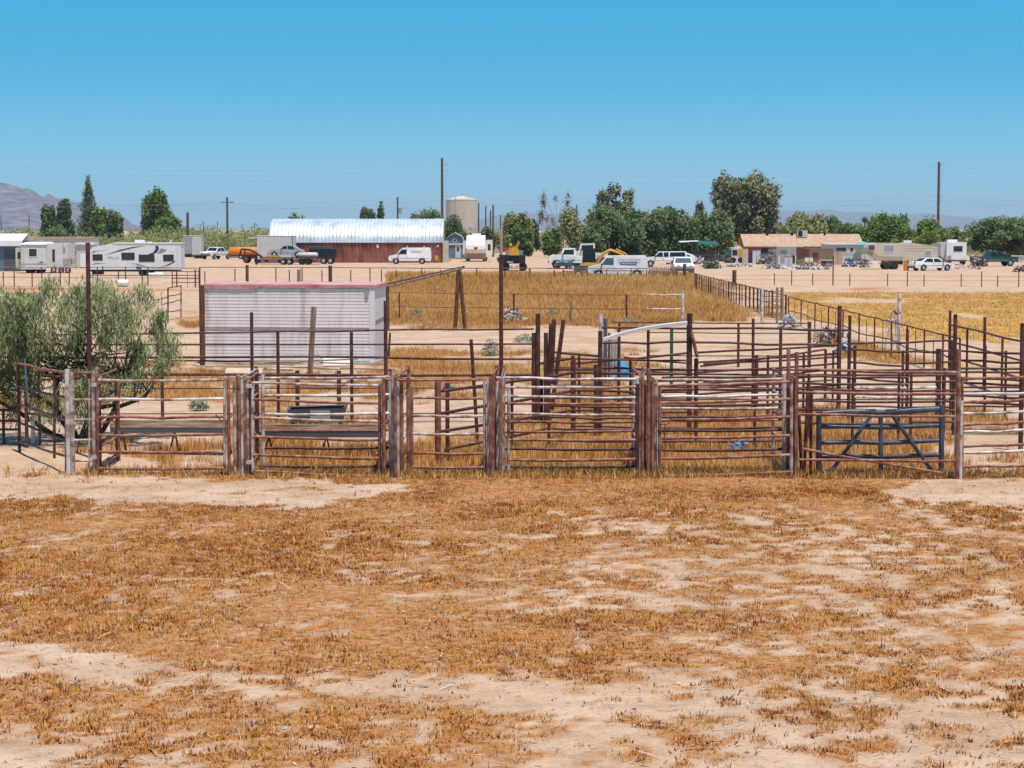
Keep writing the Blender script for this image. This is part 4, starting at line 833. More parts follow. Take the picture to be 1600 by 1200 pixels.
LP = Plane((268, 449), (300, 449)); fence('pen_panel', 'dark steel pen panel in front of the white travel trailer', 'panel', LP, [(269, 422, None, .04), (276, 421, None, .05), (293, 424, None, .02), (305, 421, None, .06), (311, 422, None, .05)], [(269, y, 311, y, .03) for y in (424, 430, 435, 441)])
LQ = Plane((250, 503), (286, 497)); fence('leaning_gate', 'light steel gate propped up left of the white storage box', 'gate', LQ, [(253, 463, 500, .03, MX), (262.5, 450, 500, .04, D), (283, 446, 496, .045, MX)], [(262, 450, 283, 446, .025, D), (262, 463, 283, 459, .025, D), (253, 476, 283, 468, .025, D), (252, 489, 283, 484, .025, D), (240, 470, 262, 464, .025, D)])
fence('corral_post', 'grey post with a white pipe just left of the storage box', 'post', Plane((230, 555), (260, 555)), [(246, 494, None, .06, D), (243, 500, 552, .045, GV)])

# chains tying the gates shut
for (x, y, lab) in ((351, 652, 'chain hanging on the latch of the first front gate'), (600, 656, 'chain hanging on the latch of the second front gate'), (800, 656, 'chain wrapped on the left end of the fourth gate'), (1036, 658, 'chain wrapped on the left end of the fifth gate')):
    p = FR(x, y); m = MB(); m.tube([(-.16, -.05, .05), (-.06, -.07, -.05), (.06, -.07, -.06), (.15, -.05, .04), (.1, .05, .05)], .012, 5); m.tube([(.02, -.07, -.05), (.03, -.07, -.3)], .01, 5); tag(m.build('gate_chain', 'pipe_dark', None, p), lab, 'chain')
# ------------------------------------------------------------------ things standing among the pens
# white storage box with ribbed front
bl, br = G(319, 569), G(585, 571); u = (br - bl); W = u.length; ang = math.atan2(u.y, u.x)
box = thing('storage_box', 'weathered white ribbed storage box with faded pink roof edge', 'storage box', bl, ang); hB = bl.y * 0 + (at(450, 447, bl.y).z)
m = MB(); m.box(0, W, .03, 2.3, .12, hB - .02); m.build('body', 'box_side', box)
nsl = 22; z0, z1 = .14, hB - .06; dz = (z1 - z0) / nsl
for i in range(nsl):
    za = z0 + i * dz; mt = 'box_band' if i in (9,) else 'box_siding'
    zb = za + dz * .965; k = R.uniform(-.003, .003)
    m = MB(); m.poly([(.06, -.014 + k, za), (W - .16, -.014 + k, za), (W - .16, -.020 + k, za + dz * .2), (.06, -.020 + k, za + dz * .2), (W - .16, -.016, zb), (.06, -.016, zb), (.06, .028, za), (W - .16, .028, za), (W - .16, .028, zb), (.06, .028, zb)],
        [(0, 1, 2, 3), (3, 2, 4, 5), (6, 9, 8, 7), (0, 6, 7, 1), (5, 4, 8, 9), (0, 3, 5, 9, 6), (1, 7, 8, 4, 2)]); m.build('siding_slat', mt, box)
MB().box(W - .16, W + .025, -.035, .03, .1, hB - .02).build('corner_post', 'box_side', box)
MB().box(-.01, .06, -.035, .03, .1, hB - .02).build('corner_post', 'box_pink', box)
MB().poly([(W + .004, .25, 1.36), (W + .004, 2.3, 1.46), (W + .004, 2.3, 1.60), (W + .004, .25, 1.50)], [(0, 1, 2, 3)]).build('side_stripe', 'box_band', box)
m = MB(); n = 30
for i in range(n):
    xa, xb = -.08 + (W + .14) * i / n, -.08 + (W + .14) * (i + 1) / n; dr = .035 + .03 * R.random() + (.05 if i < 9 else 0)
    m.poly([(xa, -.06, hB + .06), (xb, -.06, hB + .06), (xb, -.06, hB - dr), (xa, -.06, hB - dr), (xa, 2.36, hB + .10), (xb, 2.36, hB + .10)], [(0, 3, 2, 1), (0, 1, 5, 4)])
m.poly([(W + .06, -.06, hB + .06), (W + .06, 2.36, hB + .10), (W + .06, 2.36, hB - .04), (W + .06, -.06, hB - .08)], [(0, 1, 2, 3)]); m.build('roof', 'box_pink', box)
MB().box(-.02, W + .02, -.1, 2.25, .0, .12).build('skid', 'lightgrey', box)
MB().box(W - .30, W - .2, -.06, -.03, hB - .38, hB - .14).build('latch', 'grey', box)
fence('steel_post', 'thick brown steel post at the left end of the storage box', 'post', Plane((300, 573), (330, 573)), [(315, 446, None, .09, 'wood_pole')])
# leaning pole frame
AFp = Plane((603, 514), (730, 514)); t = fence('pole_frame', 'brown timber pole frame with a slanting double beam', 'frame', AFp, [(605.5, 446, None, .085, 'wood_pole'), (716.5, 421, None, .1, 'wood_pole', 711), (718.5, 424, None, .095, 'wood_pole', 727)], [(598, 449, 722, 419.5, .075, 'wood_grey'), (600, 445.5, 726, 417, .06, 'pipe_dark')], post_name='leg', rail_name='beam')
fence('leaning_stake', 'short dark stake leaning just right of the storage box', 'stake', Plane((600, 566), (620, 566)), [(609.5, 520, 560, .04, D, 607)])
fence('steel_post', 'slim dark post in front of the right corner of the storage box', 'post', Plane((600, 640), (620, 640)), [(603, 488, None, .04, D)])
fence('wood_post', 'grey-brown wooden post leaning in front of the storage box', 'post', Plane((470, 596), (500, 596)), [(490.5, 479, None, .085, 'wood_grey', 483.5)])
# lumber pile
for i in range(26):
    x0 = R.uniform(292, 540); yb = R.uniform(572, 606) if i > 6 else R.uniform(568, 578); L = R.uniform(1.2, 3.0); g = G(x0, yb); a = R.uniform(-.22, .22); zz = R.uniform(.02, .26)
    pl = MB().obox((L / 2, 0, 0), (L / 2, 0, 0), (0, R.uniform(.04, .11), 0), (0, 0, R.uniform(.012, .03))).build('loose_board', R.choice(('lumber', 'lumber', 'wood_grey', 'plywood')), None, (g.x, g.y, zz)); pl.rotation_euler = (0, R.uniform(-.05, .05), a)
    tag(pl, 'weathered loose board in the lumber heap below the storage box', 'board', 'boards heaped below the storage box')
for (x, y, w, h, lab) in ((352, 590, 1.15, .5, 'pale plywood sheet lying at the left of the lumber heap'), (505, 572, 1.0, .14, 'white plank lying under the storage box')):
    g = G(x, y); tag(MB().obox((w / 2, 0, .16), (w / 2, 0, 0), (0, h / 2, .12), (0, 0, .01)).build('plywood_sheet', 'plywood' if w > 1.1 else 'white', None, g), lab, 'sheet')
for i, (x, y) in enumerate(((548, 600), (565, 596), (585, 601), (530, 603), (512, 590))):
    g = G(x, y); tag(MB().obox((0, 0, .09), (.22, .03, 0), (-.02, .14, .02), (0, 0, .05)).build('rubble_block', 'lumber', None, g), 'broken pale block at the right of the lumber heap', 'block', 'broken blocks by the lumber heap')
# black trough / tailgate sheet on the ground
g = G(497, 668); t = thing('feed_trough', 'black plastic feed trough behind the second front gate', 'trough', g); q = 1 / ppm(g.y)
MB().poly([(-.72, 0, .42), (.62, 0, .46), (.55, .04, .12), (-.66, .04, .1), (-.76, .5, .46), (.66, .5, .5), (.55, .45, .12), (-.66, .45, .1), (-.66, .08, .40), (.56, .08, .44), (.6, .42, .48), (-.68, .42, .44)], [(0, 3, 2, 1), (3, 7, 6, 2), (4, 5, 6, 7), (0, 4, 7, 3), (1, 2, 6, 5), (0, 1, 9, 8), (1, 5, 10, 9), (5, 4, 11, 10), (4, 0, 8, 11)]).build('basin', 'darkgrey', t)
MB().box(-.18, .28, -.01, .0, .14, .40).build('front_panel', 'grey', t)
for x in (-.6, .5): MB().box(x - .04, x + .04, .1, .4, -.05, .12).build('leg', 'black', t)
# long feed bunk on supports through the front pens
def bunk(label, x0, x1, y, yb):
    a, b = G(x0, yb), G(x1, yb); z = at((x0 + x1) / 2, y, a.y).z; t = thing('feed_bunk', label, 'trough', a); L = (b - a).length; rz = math.atan2((b - a).y, (b - a).x); t.rotation_euler = (0, 0, rz)
    MB().box(0, L, -.02, .02, z - .09, z).build('side_board', 'lumber', t); MB().box(0, L, .32, .36, z - .09, z + .03).build('side_board', 'lumber', t); MB().box(.01, L - .01, -.015, .32, z - .2, z - .09).build('shade_bottom', 'darkgrey', t)  # trough bottom coloured dark grey to stand for the shadow below the boards
    for k in np.linspace(.1, L - .1, 3):
        m_ = MB(); m_.tube([(k, .05, -.05), (k + .12, .17, z - .19)], .02, 6); m_.tube([(k + .2, .3, -.05), (k + .12, .17, z - .19)], .02, 6); m_.build('leg', D, t)
bunk('long tan feed bunk crossing behind the first front gate', 172, 352, 661, 712); bunk('long tan feed bunk crossing behind the second front gate', 402, 598, 668, 714)
# white gutter plank lying over the corral rails
GP = Plane((940, 652), (1080, 652)); pp = [GP(943, 531), GP(970, 522), GP(1000, 515), GP(1036, 509), GP(1074, 505)]; m = MB()
v = [p - pp[0] + Vector((0, dy, dz)) for p in pp for dy, dz in ((-.1, .035), (.1, .05), (.1, -.02), (-.1, -.04))]
m.poly(v, [(4 * i + k, 4 * i + (k + 1) % 4, 4 * i + 4 + (k + 1) % 4, 4 * i + 4 + k) for i in range(4) for k in range(4)] + [(3, 2, 1, 0), (16, 17, 18, 19)]); o = m.build('gutter_plank', 'offwhite', None, pp[0]); tag(o, 'long white plank lying aslant over the corral rails', 'plank')
for x, y0, y1, xb, lab in ((945, 500, 540, 947, 'dark flattened panel hanging left of the white plank'),):
    fence('scrap_metal', lab, 'scrap', Plane((930, 600), (960, 600)), [(946, 498, None, .06, 'darkgrey'), (952, 520, None, .04, 'darkgrey'), (957, 530, None, .04, 'grey'), (962, 530, None, .035, 'grey'), (968, 505, None, .035, D)], [])
fence('corral_post', 'slim bright green post behind the white plank', 'post', Plane((1040, 606), (1060, 606)), [(1049.5, 512, None, .05, 'post_green')])
fence('corral_post', 'galvanised post left of the white plank', 'post', Plane((930, 606), (950, 606)), [(939, 490, None, .055, GV)])
# blue barrel, tilted
g = G(980, 594); t = thing('plastic_barrel', 'tilted bright blue plastic barrel behind the corral rails', 'barrel', g); ax = Vector((-.62, -.1, 1)).normalized(); m = MB()
m.tube([ax * s for s in (0, .05, .28, .3, .32, .6, .66)], [.19, .23, .235, .25, .235, .23, .18], 18); m.build('drum', 'barrel_blue', t); m = MB(); m.tube([ax * .655, ax * .69], [.05, .05], 10); m.build('cap', 'white', t)
# scrap on the ground
g = G(1152, 706); rg = np.random.default_rng(8); Pn = bush_points(0, 0, .5, .2, 60, rg); v = leaf_quads(Pn, .08, rg, 1.0); t = tag(link('plastic_bag', np_mesh('plastic_bag', v, 4, np.arange(len(v)), 'tarp_blue', None)), 'crumpled grey-blue plastic behind the fifth gate', 'plastic'); t.location = g
for (x, y, s, mt, lab) in ((1298, 541, .5, 'junk', 'brown heap of brush and scrap at the side fence'), (1232, 512, .35, 'tarp', 'pale crumpled scrap below the mesh gate'), (1320, 552, .3, 'tarp', 'white scrap beside the brown heap'), (800, 504, .5, 'stone', 'grey log lying behind the pole frame')):
    g = G(x, y); rg = np.random.default_rng(int(x)); Pn = bush_points(0, 0, s * 3, s * 1.6, 160, rg); v = leaf_quads(Pn, .14, rg, .8); t = tag(link('scrap_heap', np_mesh('scrap_heap', v, 4, np.arange(len(v)), mt, None)), lab, 'scrap'); t.location = g
g = G(192, 448); t = thing('water_tank', 'small white tank lying by the yard fence at left', 'tank', g); m = MB(); m.tube([(-.45, 0, .3), (-.4, 0, .3), (.4, 0, .3), (.45, 0, .3)], [.18, .28, .28, .18], 14); m.build('shell', 'white', t); MB().box(-.3, .3, -.2, .2, -.02, .05).build('skid', 'darkgrey', t)
for k in range(5):
    a = G(-30, 480 + k * 4); b = G(60 - k * 6, 482 + k * 4.5); o = bar('loose_pipe', a + Vector((0, 0, .3)), b + Vector((0, 0, .25)), .05, R.choice((GV, 'wood_grey')), None); tag(o, 'grey pipe lying in the stack behind the feathery tree', 'pipe', 'pipes stacked behind the feathery tree')
fence('pipe_rack', 'low rack under the stacked pipes behind the feathery tree', 'rack', Plane((-40, 489), (60, 489)), [(-15, 480), (20, 480), (45, 481)], [(-20, 483, 50, 484, .04)])
# ------------------------------------------------------------------ far yard: buildings
def span(x0, x1, yt, by):
    g = G((x0 + x1) / 2, by); s = ppm(g.y); return g, (x1 - x0) / s, (by - yt) / s, s
def sidewin(parent, x0, x1, z0, z1, y, mat='glass', name='window', frame=None):
    """window on the side that faces -y: a framed pane standing 2 cm proud"""
    o = MB().box(x0, x1, y - .02, y + .01, z0, z1).build(name, mat, parent)
    if frame:
        t = .05; m = MB(); m.box(x0 - t, x1 + t, y - .03, y + .005, z1, z1 + t); m.box(x0 - t, x1 + t, y - .03, y + .005, z0 - t, z0); m.box(x0 - t, x0, y - .03, y + .005, z0, z1); m.box(x1, x1 + t, y - .03, y + .005, z0, z1); m.build('frame', frame, o)
    return o
# arched steel roof on containers
g = G(690, 410.5); Yq = g.y; s = ppm(Yq); xl = at(403, 410, Yq).x; xr = g.x; xa = at(420, 378, Yq).x
t = thing('arched_building', 'corrugated arched steel roof resting on red shipping containers', 'building', (xl, Yq, 0)); W = xr - xl; A0 = xa - xl; D2 = 11.0; zt = 2.75
def corr(m, x0, x1, y, z0, z1, step, dep):
    n = int((x1 - x0) / step); pts = []
    for i in range(n + 1):
        x = x0 + (x1 - x0) * i / n; pts += [(x, y - (dep if i % 2 else 0)), (x + (x1 - x0) / n * .5, y - (dep if i % 2 else 0))]
    v = [(p[0], p[1], z0) for p in pts] + [(p[0], p[1], z1) for p in pts]; k = len(pts)
    m.poly(v, [(i, i + 1, k + i + 1, k + i) for i in range(k - 1)])
xs = [0, W - 12.2 * 1.0, W]
for i in (0, 1):
    c0, c1 = xs[i] + .04, xs[i + 1] - .04; cm = MB(); corr(cm, c0 + .1, c1 - .1, 0, .15, zt - .15, .28, .05); cm.box(c0, c1, .06, 2.4, .1, zt - .02); co = cm.build('container', 'container_red', t)
    fm = MB(); fm.box(c0, c1, -.07, .08, zt - .16, zt); fm.box(c0, c1, -.07, .08, .02, .16); fm.box(c0, c0 + .12, -.07, .08, .16, zt - .16); fm.box(c1 - .12, c1, -.07, .08, .16, zt - .16); fm.build('frame', 'container_red', co)
MB().box(-.0, W, D2 - 2.4, D2, .05, zt).build('rear_container', 'container_red', t)
nr = int((W - A0) / .5); rows = 18; V = []; F = []
for i in range(nr * 4 + 1):
    x = A0 + (W + .25 - A0) * i / (nr * 4); bulge = .11 * (.5 - .5 * math.cos(2 * math.pi * i / 4))
    for j in range(rows + 1):
        a = math.pi * j / rows; rr = 1 + bulge / 4.5; V.append((x, D2 / 2 - (D2 / 2 + .12) * math.cos(a) * rr, zt + .0 + 3.25 * math.sin(a) * rr))
for i in range(nr * 4):
    for j in range(rows): b = i * (rows + 1) + j; F.append((b, b + rows + 1, b + rows + 2, b + 1))
me = bpy.data.meshes.new('roof'); me.from_pydata(V, [], F); me.polygons.foreach_set('use_smooth', [True] * len(F)); link('roof', me, t, 'quonset')
m = MB(); end = [(W + .1, D2 / 2 - (D2 / 2) * math.cos(math.pi * j / 16), zt + 3.2 * math.sin(math.pi * j / 16)) for j in range(17)] + [(W + .1, D2, 0), (W + .1, 0, 0)]; m.poly(end, [tuple(range(len(end)))]); m.build('end_wall', 'tan', t)
MB().box(W + .14, W + .9, 1.2, 2.2, 0, 3.0).build('lean_to', 'cream', t)
MB().box(W - .65 - .0, W - .4, -.09, -.071, 2.15, 2.45).build('notice', 'white', t); MB().box(W - 8.9, W - 8.6, -.09, -.071, 2.05, 2.5).build('notice', 'white', t)
o = MB().box(-.25, .25, -.12, .12, 0, .6).box(-.05, .05, -.05, .05, -.4, 0).build('yellow_valve_box', 'yellow', None, at(682, 404, Yq - .4)); o.location.z = .4; tag(o, 'small yellow box on a post in front of the red container', 'box')
for (px, lab) in ((694, 'left orange cone beside the arched building'), (703, 'right orange cone beside the arched building')):
    g = G(px, 408); t = thing('traffic_cone', lab, 'cone', g); m = MB(); m.tube([(0, 0, .03), (0, 0, .7)], [.16, .03], 10); m.build('body', 'orange', t); MB().box(-.2, .2, -.2, .2, 0, .03).build('base', 'orange', t)
# blue gambrel shed
g, w, h, s = span(695, 727, 364, 405); t = thing('garden_shed', 'blue gambrel-roofed shed beside the front-facing fifth wheel', 'shed', g); hw = w / 2; hh = h
prof = [(-hw, 0), (hw, 0), (hw, hh * .58), (hw * .62, hh * .85), (0, hh * .98), (-hw * .62, hh * .85), (-hw, hh * .58)]
m = MB(); m.poly([(x, 0, z) for x, z in prof] + [(x, 3.6, z) for x, z in prof], [tuple(range(7)), tuple(range(13, 6, -1))] + [((i + 1) % 7, i, 7 + i, 7 + (i + 1) % 7) for i in range(7)]); m.build('wall', 'steelblue', t)
m = MB(); rp = [(hw + .12, hh * .55), (hw * .66, hh * .88), (0, hh * 1.02), (-hw * .66, hh * .88), (-hw - .12, hh * .55)]
for i in range(4): a, b = rp[i], rp[i + 1]; m.poly([(a[0], -.25, a[1]), (b[0], -.25, b[1]), (b[0], 3.7, b[1]), (a[0], 3.7, a[1]), (a[0], -.25, a[1] - .1), (b[0], -.25, b[1] - .1)], [(0, 1, 2, 3), (0, 4, 5, 1)])
m.build('roof', 'lightgrey', t); d = MB().box(.05, .85, -.03, .01, .2, hh * .52).build('door', 'lightgrey', t); MB().box(.28, .62, -.05, -.03, hh * .3, hh * .46).build('pane', 'glass', d)
sidewin(t, -.25, .15, hh * .66, hh * .76, -.0, 'glass', 'window', 'white'); MB().box(-hw, hw, -1.0, 0, 0, .12).build('porch', 'tan', t); MB().box(-hw, hw, -.14, 0, hh * .54, hh * .60).build('porch_beam', 'lightgrey', t)
# water tank
Yt = 640; c = at(721, 360, Yt); s = ppm(Yt); t = thing('water_tower', 'big tan cylindrical water storage tank behind the trees', 'tank', (c.x, Yt, 0)); rt = 24 / s; zt = 4.6 + (358 - 313) / s
m = MB(); m.tube([(0, 0, -.2), (0, 0, zt)], rt, 40); m.build('shell', 'tank_tan', t); m = MB(); m.tube([(0, 0, zt), (0, 0, zt + .25), (0, 0, zt + 1.2), (0, 0, zt + 1.35)], [rt * 1.01, rt * 1.01, rt * .18, rt * .03], 40); m.build('roof', 'tank_tan', t)
m = MB(); m.tube([(-rt * .35, -rt * .97, 0), (-rt * .35, -rt * .97, zt + .8)], .16, 6); m.build('pipe', 'tank_tan', t); m = MB(); m.tube([(.15, 0, zt + 1.2), (.15, 0, zt + 1.8)], .3, 8); m.build('vent', 'grey', t)
# tan-roofed house
g = G(1167, 406.5); s = ppm(g.y); L = 176 / s; t = thing('ranch_house', 'long brick house with a tan shingle roof', 'house', g); ez, rz_ = 2.3, 3.86; dp = 8.0
MB().box(0, L, 0, dp, 0, ez).build('wall', 'brick_wall', t); m = MB(); m.poly([(0, 0, ez), (0, dp, ez), (0, dp / 2, rz_ - .1)], [(0, 1, 2)]); m.build('gable', 'brick_wall', t)
ro = MB(); ov = .55
ro.poly([(-ov, -ov, ez - .2), (L + ov, -ov, ez - .2), (L + ov, dp / 2, rz_), (-ov, dp / 2, rz_), (L + ov, dp + ov, ez - .2), (-ov, dp + ov, ez - .2), (-ov, -ov, ez - .36), (L + ov, -ov, ez - .36)], [(0, 1, 2, 3), (3, 2, 4, 5), (6, 7, 1, 0)]); rf = ro.build('roof', 'shingle', t)
for (px, w_, h_, mt, nm) in ((1203, .35, .35, 'black', 'vent'), (1242, .4, .3, 'black', 'vent'), (1290, .9, .12, 'white', 'vent'), (1293, .3, .3, 'black', 'vent')):
    x = (px - 1167) / s; MB().box(x - w_ / 2, x + w_ / 2, dp / 2 - .6, dp / 2 - .2, rz_ - .25, rz_ + h_ - .05).build(nm, mt, rf)
x = (1257 - 1167) / s; o = MB().box(x - .75, x + .75, dp / 2 - 1.6, dp / 2 - .3, rz_ - .5, rz_ + .55).build('cooler', 'lightgrey', rf); MB().box(x - .65, x - .02, dp / 2 - 1.63, dp / 2 - 1.6, rz_ - .35, rz_ + .5).build('louvre', 'black', rf)
sidewin(t, 2.1, 3.3, .9, 1.8, 0, 'glass', 'window', 'tan'); sidewin(t, 6.2, 7.2, .9, 1.8, 0, 'glass', 'window', 'tan'); MB().box(4.4, 5.3, -.03, 0, 0, 2.0).build('door', 'tan', t)
g = G(1148, 398); t = thing('outbuilding', 'low brick outbuilding with a pale roof left of the tan-roofed house', 'shed', (g.x, 330, 0)); MB().box(-1.8, 1.8, 0, 4, 0, 2.3).build('wall', 'brick_wall', t); MB().box(-2.0, 2.0, -.3, 4.3, 2.3, 2.55).build('roof', 'offwhite', t); MB().box(-1.2, .4, .5, 2, 2.55, 3.1).build('roof_unit', 'lightgrey', t)
# brown block room and far boundary walls
g, w, h, s = span(861, 882, 371, 397); t = thing('block_room', 'square brown block room left of the mesquites', 'building', g); MB().box(-w / 2, w / 2, 0, 3, 0, h).build('wall', 'block_brown', t); MB().box(-w / 2 - .05, w / 2 + .05, -.05, 3.05, h, h + .12).build('roof', 'block_brown', t)
g, w, h, s = span(882, 900, 371, 397); t = thing('open_shelter', 'pale open steel frame beside the brown block room', 'frame', g)
for x in (-w / 2, -.1, w / 2): bar('post', g + Vector((x, 0, 0)), g + Vector((x, 0, h)), .05, 'white', t)
bar('beam', g + Vector((-w / 2, 0, h)), g + Vector((w / 2, 0, h)), .05, 'white', t); MB().box(-w / 2, w / 2, .3, .36, .1, h * .95).build('sheet', 'lightgrey', t)
g, w, h, s = span(774, 812, 373, 384); t = thing('block_wall', 'pale grey block wall across the street at left', 'wall', (g.x, 395, 0)); MB().box(-2.6, 2.6, 0, .25, 0, 2.0).build('masonry', 'stone', t)
g, w, h, s = span(833, 850, 372, 384); t = thing('block_wall', 'grey block wall across the street beside the dark bush', 'wall', (g.x, 395, 0)); MB().box(-1.6, 1.6, 0, .25, 0, 2.2).build('masonry', 'stone', t)
LGt = Plane((800, 381), (850, 381)); fence('yard_gate', 'long pale steel gate closing the yard entrance', 'gate', Plane((803, 384), (838, 384)), [(803, 374, None, .06, 'steelblue'), (838, 374, None, .06, 'steelblue')], [(803, y, 838, y, .05, 'steelblue') for y in (375, 378, 381, 383)])
for (x0, x1, lab) in ((770, 782, 'white rail fence left of the yard entrance'), (848, 862, 'white rail fence right of the yard entrance')):
    fence('rail_fence', lab, 'fence', Plane((x0, 392), (x1, 392)), [(x0, 386, None, .07, 'white'), (x1, 386, None, .07, 'white')], [(x0, y, x1, y, .06, 'white') for y in (387, 390)])
# left-hand buildings
g, w, h, s = span(-30, 37, 376, 424); t = thing('metal_shed', 'blue-grey metal shed with a white roof at the left edge', 'shed', g); MB().box(-w / 2, w / 2 - .6, 0, 5, 0, h).build('wall', 'steelblue', t); m = MB(); m.poly([(-w / 2 - .3, -.4, h), (w / 2, -.4, h), (w / 2, 2.5, h + .75), (-w / 2 - .3, 2.5, h + .75), (w / 2, 5.4, h), (-w / 2 - .3, 5.4, h)], [(0, 1, 2, 3), (3, 2, 4, 5)]); m.poly([(-w / 2 - .3, -.42, h - .6), (w / 2, -.42, h - .6), (w / 2, -.4, h), (-w / 2 - .3, -.4, h)], [(0, 1, 2, 3)]); m.build('roof', 'white', t)
MB().box(-w / 2 + 2.6, -w / 2 + 4.4, -.03, 0, .0, 2.4).build('door', 'darkgrey', t); sidewin(t, w / 2 - 1.5, w / 2 - 1.2, 1.2, 2.1, 0, 'white', 'window')
g, w, h, s = span(36, 146, 371, 416); t = thing('mobile_home', 'long pale mobile home with a flat tan roof at the left', 'house', g); MB().box(-w / 2, w / 2, 0, 4, .2, h - .15).build('wall', 'offwhite', t); MB().box(-w / 2 - .2, w / 2 + .1, -.4, 4.2, h - .15, h + .05).build('roof', 'tan', t)
sidewin(t, -2.9, -1.6, 1.8, 2.7, 0, 'glass', 'window', 'white'); MB().box(.6, 1.7, -.06, 0, .2, 2.3).build('door', 'darkgrey', t); MB().box(1.75, 2.2, -.05, 0, .2, 2.3).build('panel', 'tan', t)
g, w, h, s = span(120, 147, 379, 419); t = thing('garden_shed', 'pale grey sheet shed left of the travel trailer', 'shed', g); MB().box(-w / 2, w / 2, 0, 2, 0, h - .25).build('wall', 'lightgrey', t); MB().box(-w / 2 - .1, w / 2 + .1, -.2, 2.2, h - .25, h).build('roof', 'white', t); MB().box(-.6, .1, -.04, 0, .05, 1.7).build('door', 'white', t); MB().box(.15, .8, -.05, 0, .05, 1.7).build('panel', 'block_brown', t)
o = MB().box(-.35, .35, -.3, .3, 0, .35).build('red_crate', 'red', None, G(116, 420) + Vector((0, -.6, 1.75))); tag(o, 'small red box on a stand beside the old camper', 'box'); t = thing('stand', 'thin stand under the small red box', 'stand', G(116, 420) + Vector((0, -.6, 0))); MB().box(-.4, .4, -.3, .3, 1.68, 1.745).build('top', 'grey', t)
for x in (-.35, .35): MB().box(x - .04, x + .04, -.04, .04, 0, 1.68).build('leg', 'grey', t)
# shade canopy
g, w, h, s = span(1062, 1122, 377, 412); t = thing('shade_canopy', 'green and white shade canopy under the mesquites', 'canopy', g)
m = MB(); m.poly([(-w / 2, -1, h - .15), (0, -1, h), (0, 3, h + .1), (-w / 2, 3, h)], [(0, 1, 2, 3)]); m.build('white_sheet', 'white', t); m = MB(); m.poly([(-.4, -1.2, h - .05), (w / 2, -1, h - .35), (w / 2, 3, h - .1), (-.4, 3, h + .05)], [(0, 1, 2, 3)]); m.poly([(-.4, -1.2, h - .05), (w / 2, -1, h - .35), (w / 2, -1, h - .6), (.6, -1.2, h - .45)], [(0, 3, 2, 1)]); m.build('green_sheet', 'teal', t)
for x in (-w / 2, -1.0, 1.2, w / 2): bar('post', g + Vector((x, -.9, 0)), g + Vector((x, -.9, h - .2)), .05, 'wood_pole', t)
for z in (1.15, .75): bar('rail', g + Vector((-w / 2, -.95, z)), g + Vector((w / 2, -.95, z)), .05, 'wood_pole', t)
MB().box(-w / 2, w / 2, 2.6, 2.8, 0, 1.6).build('back_wall', 'darkgrey', t)

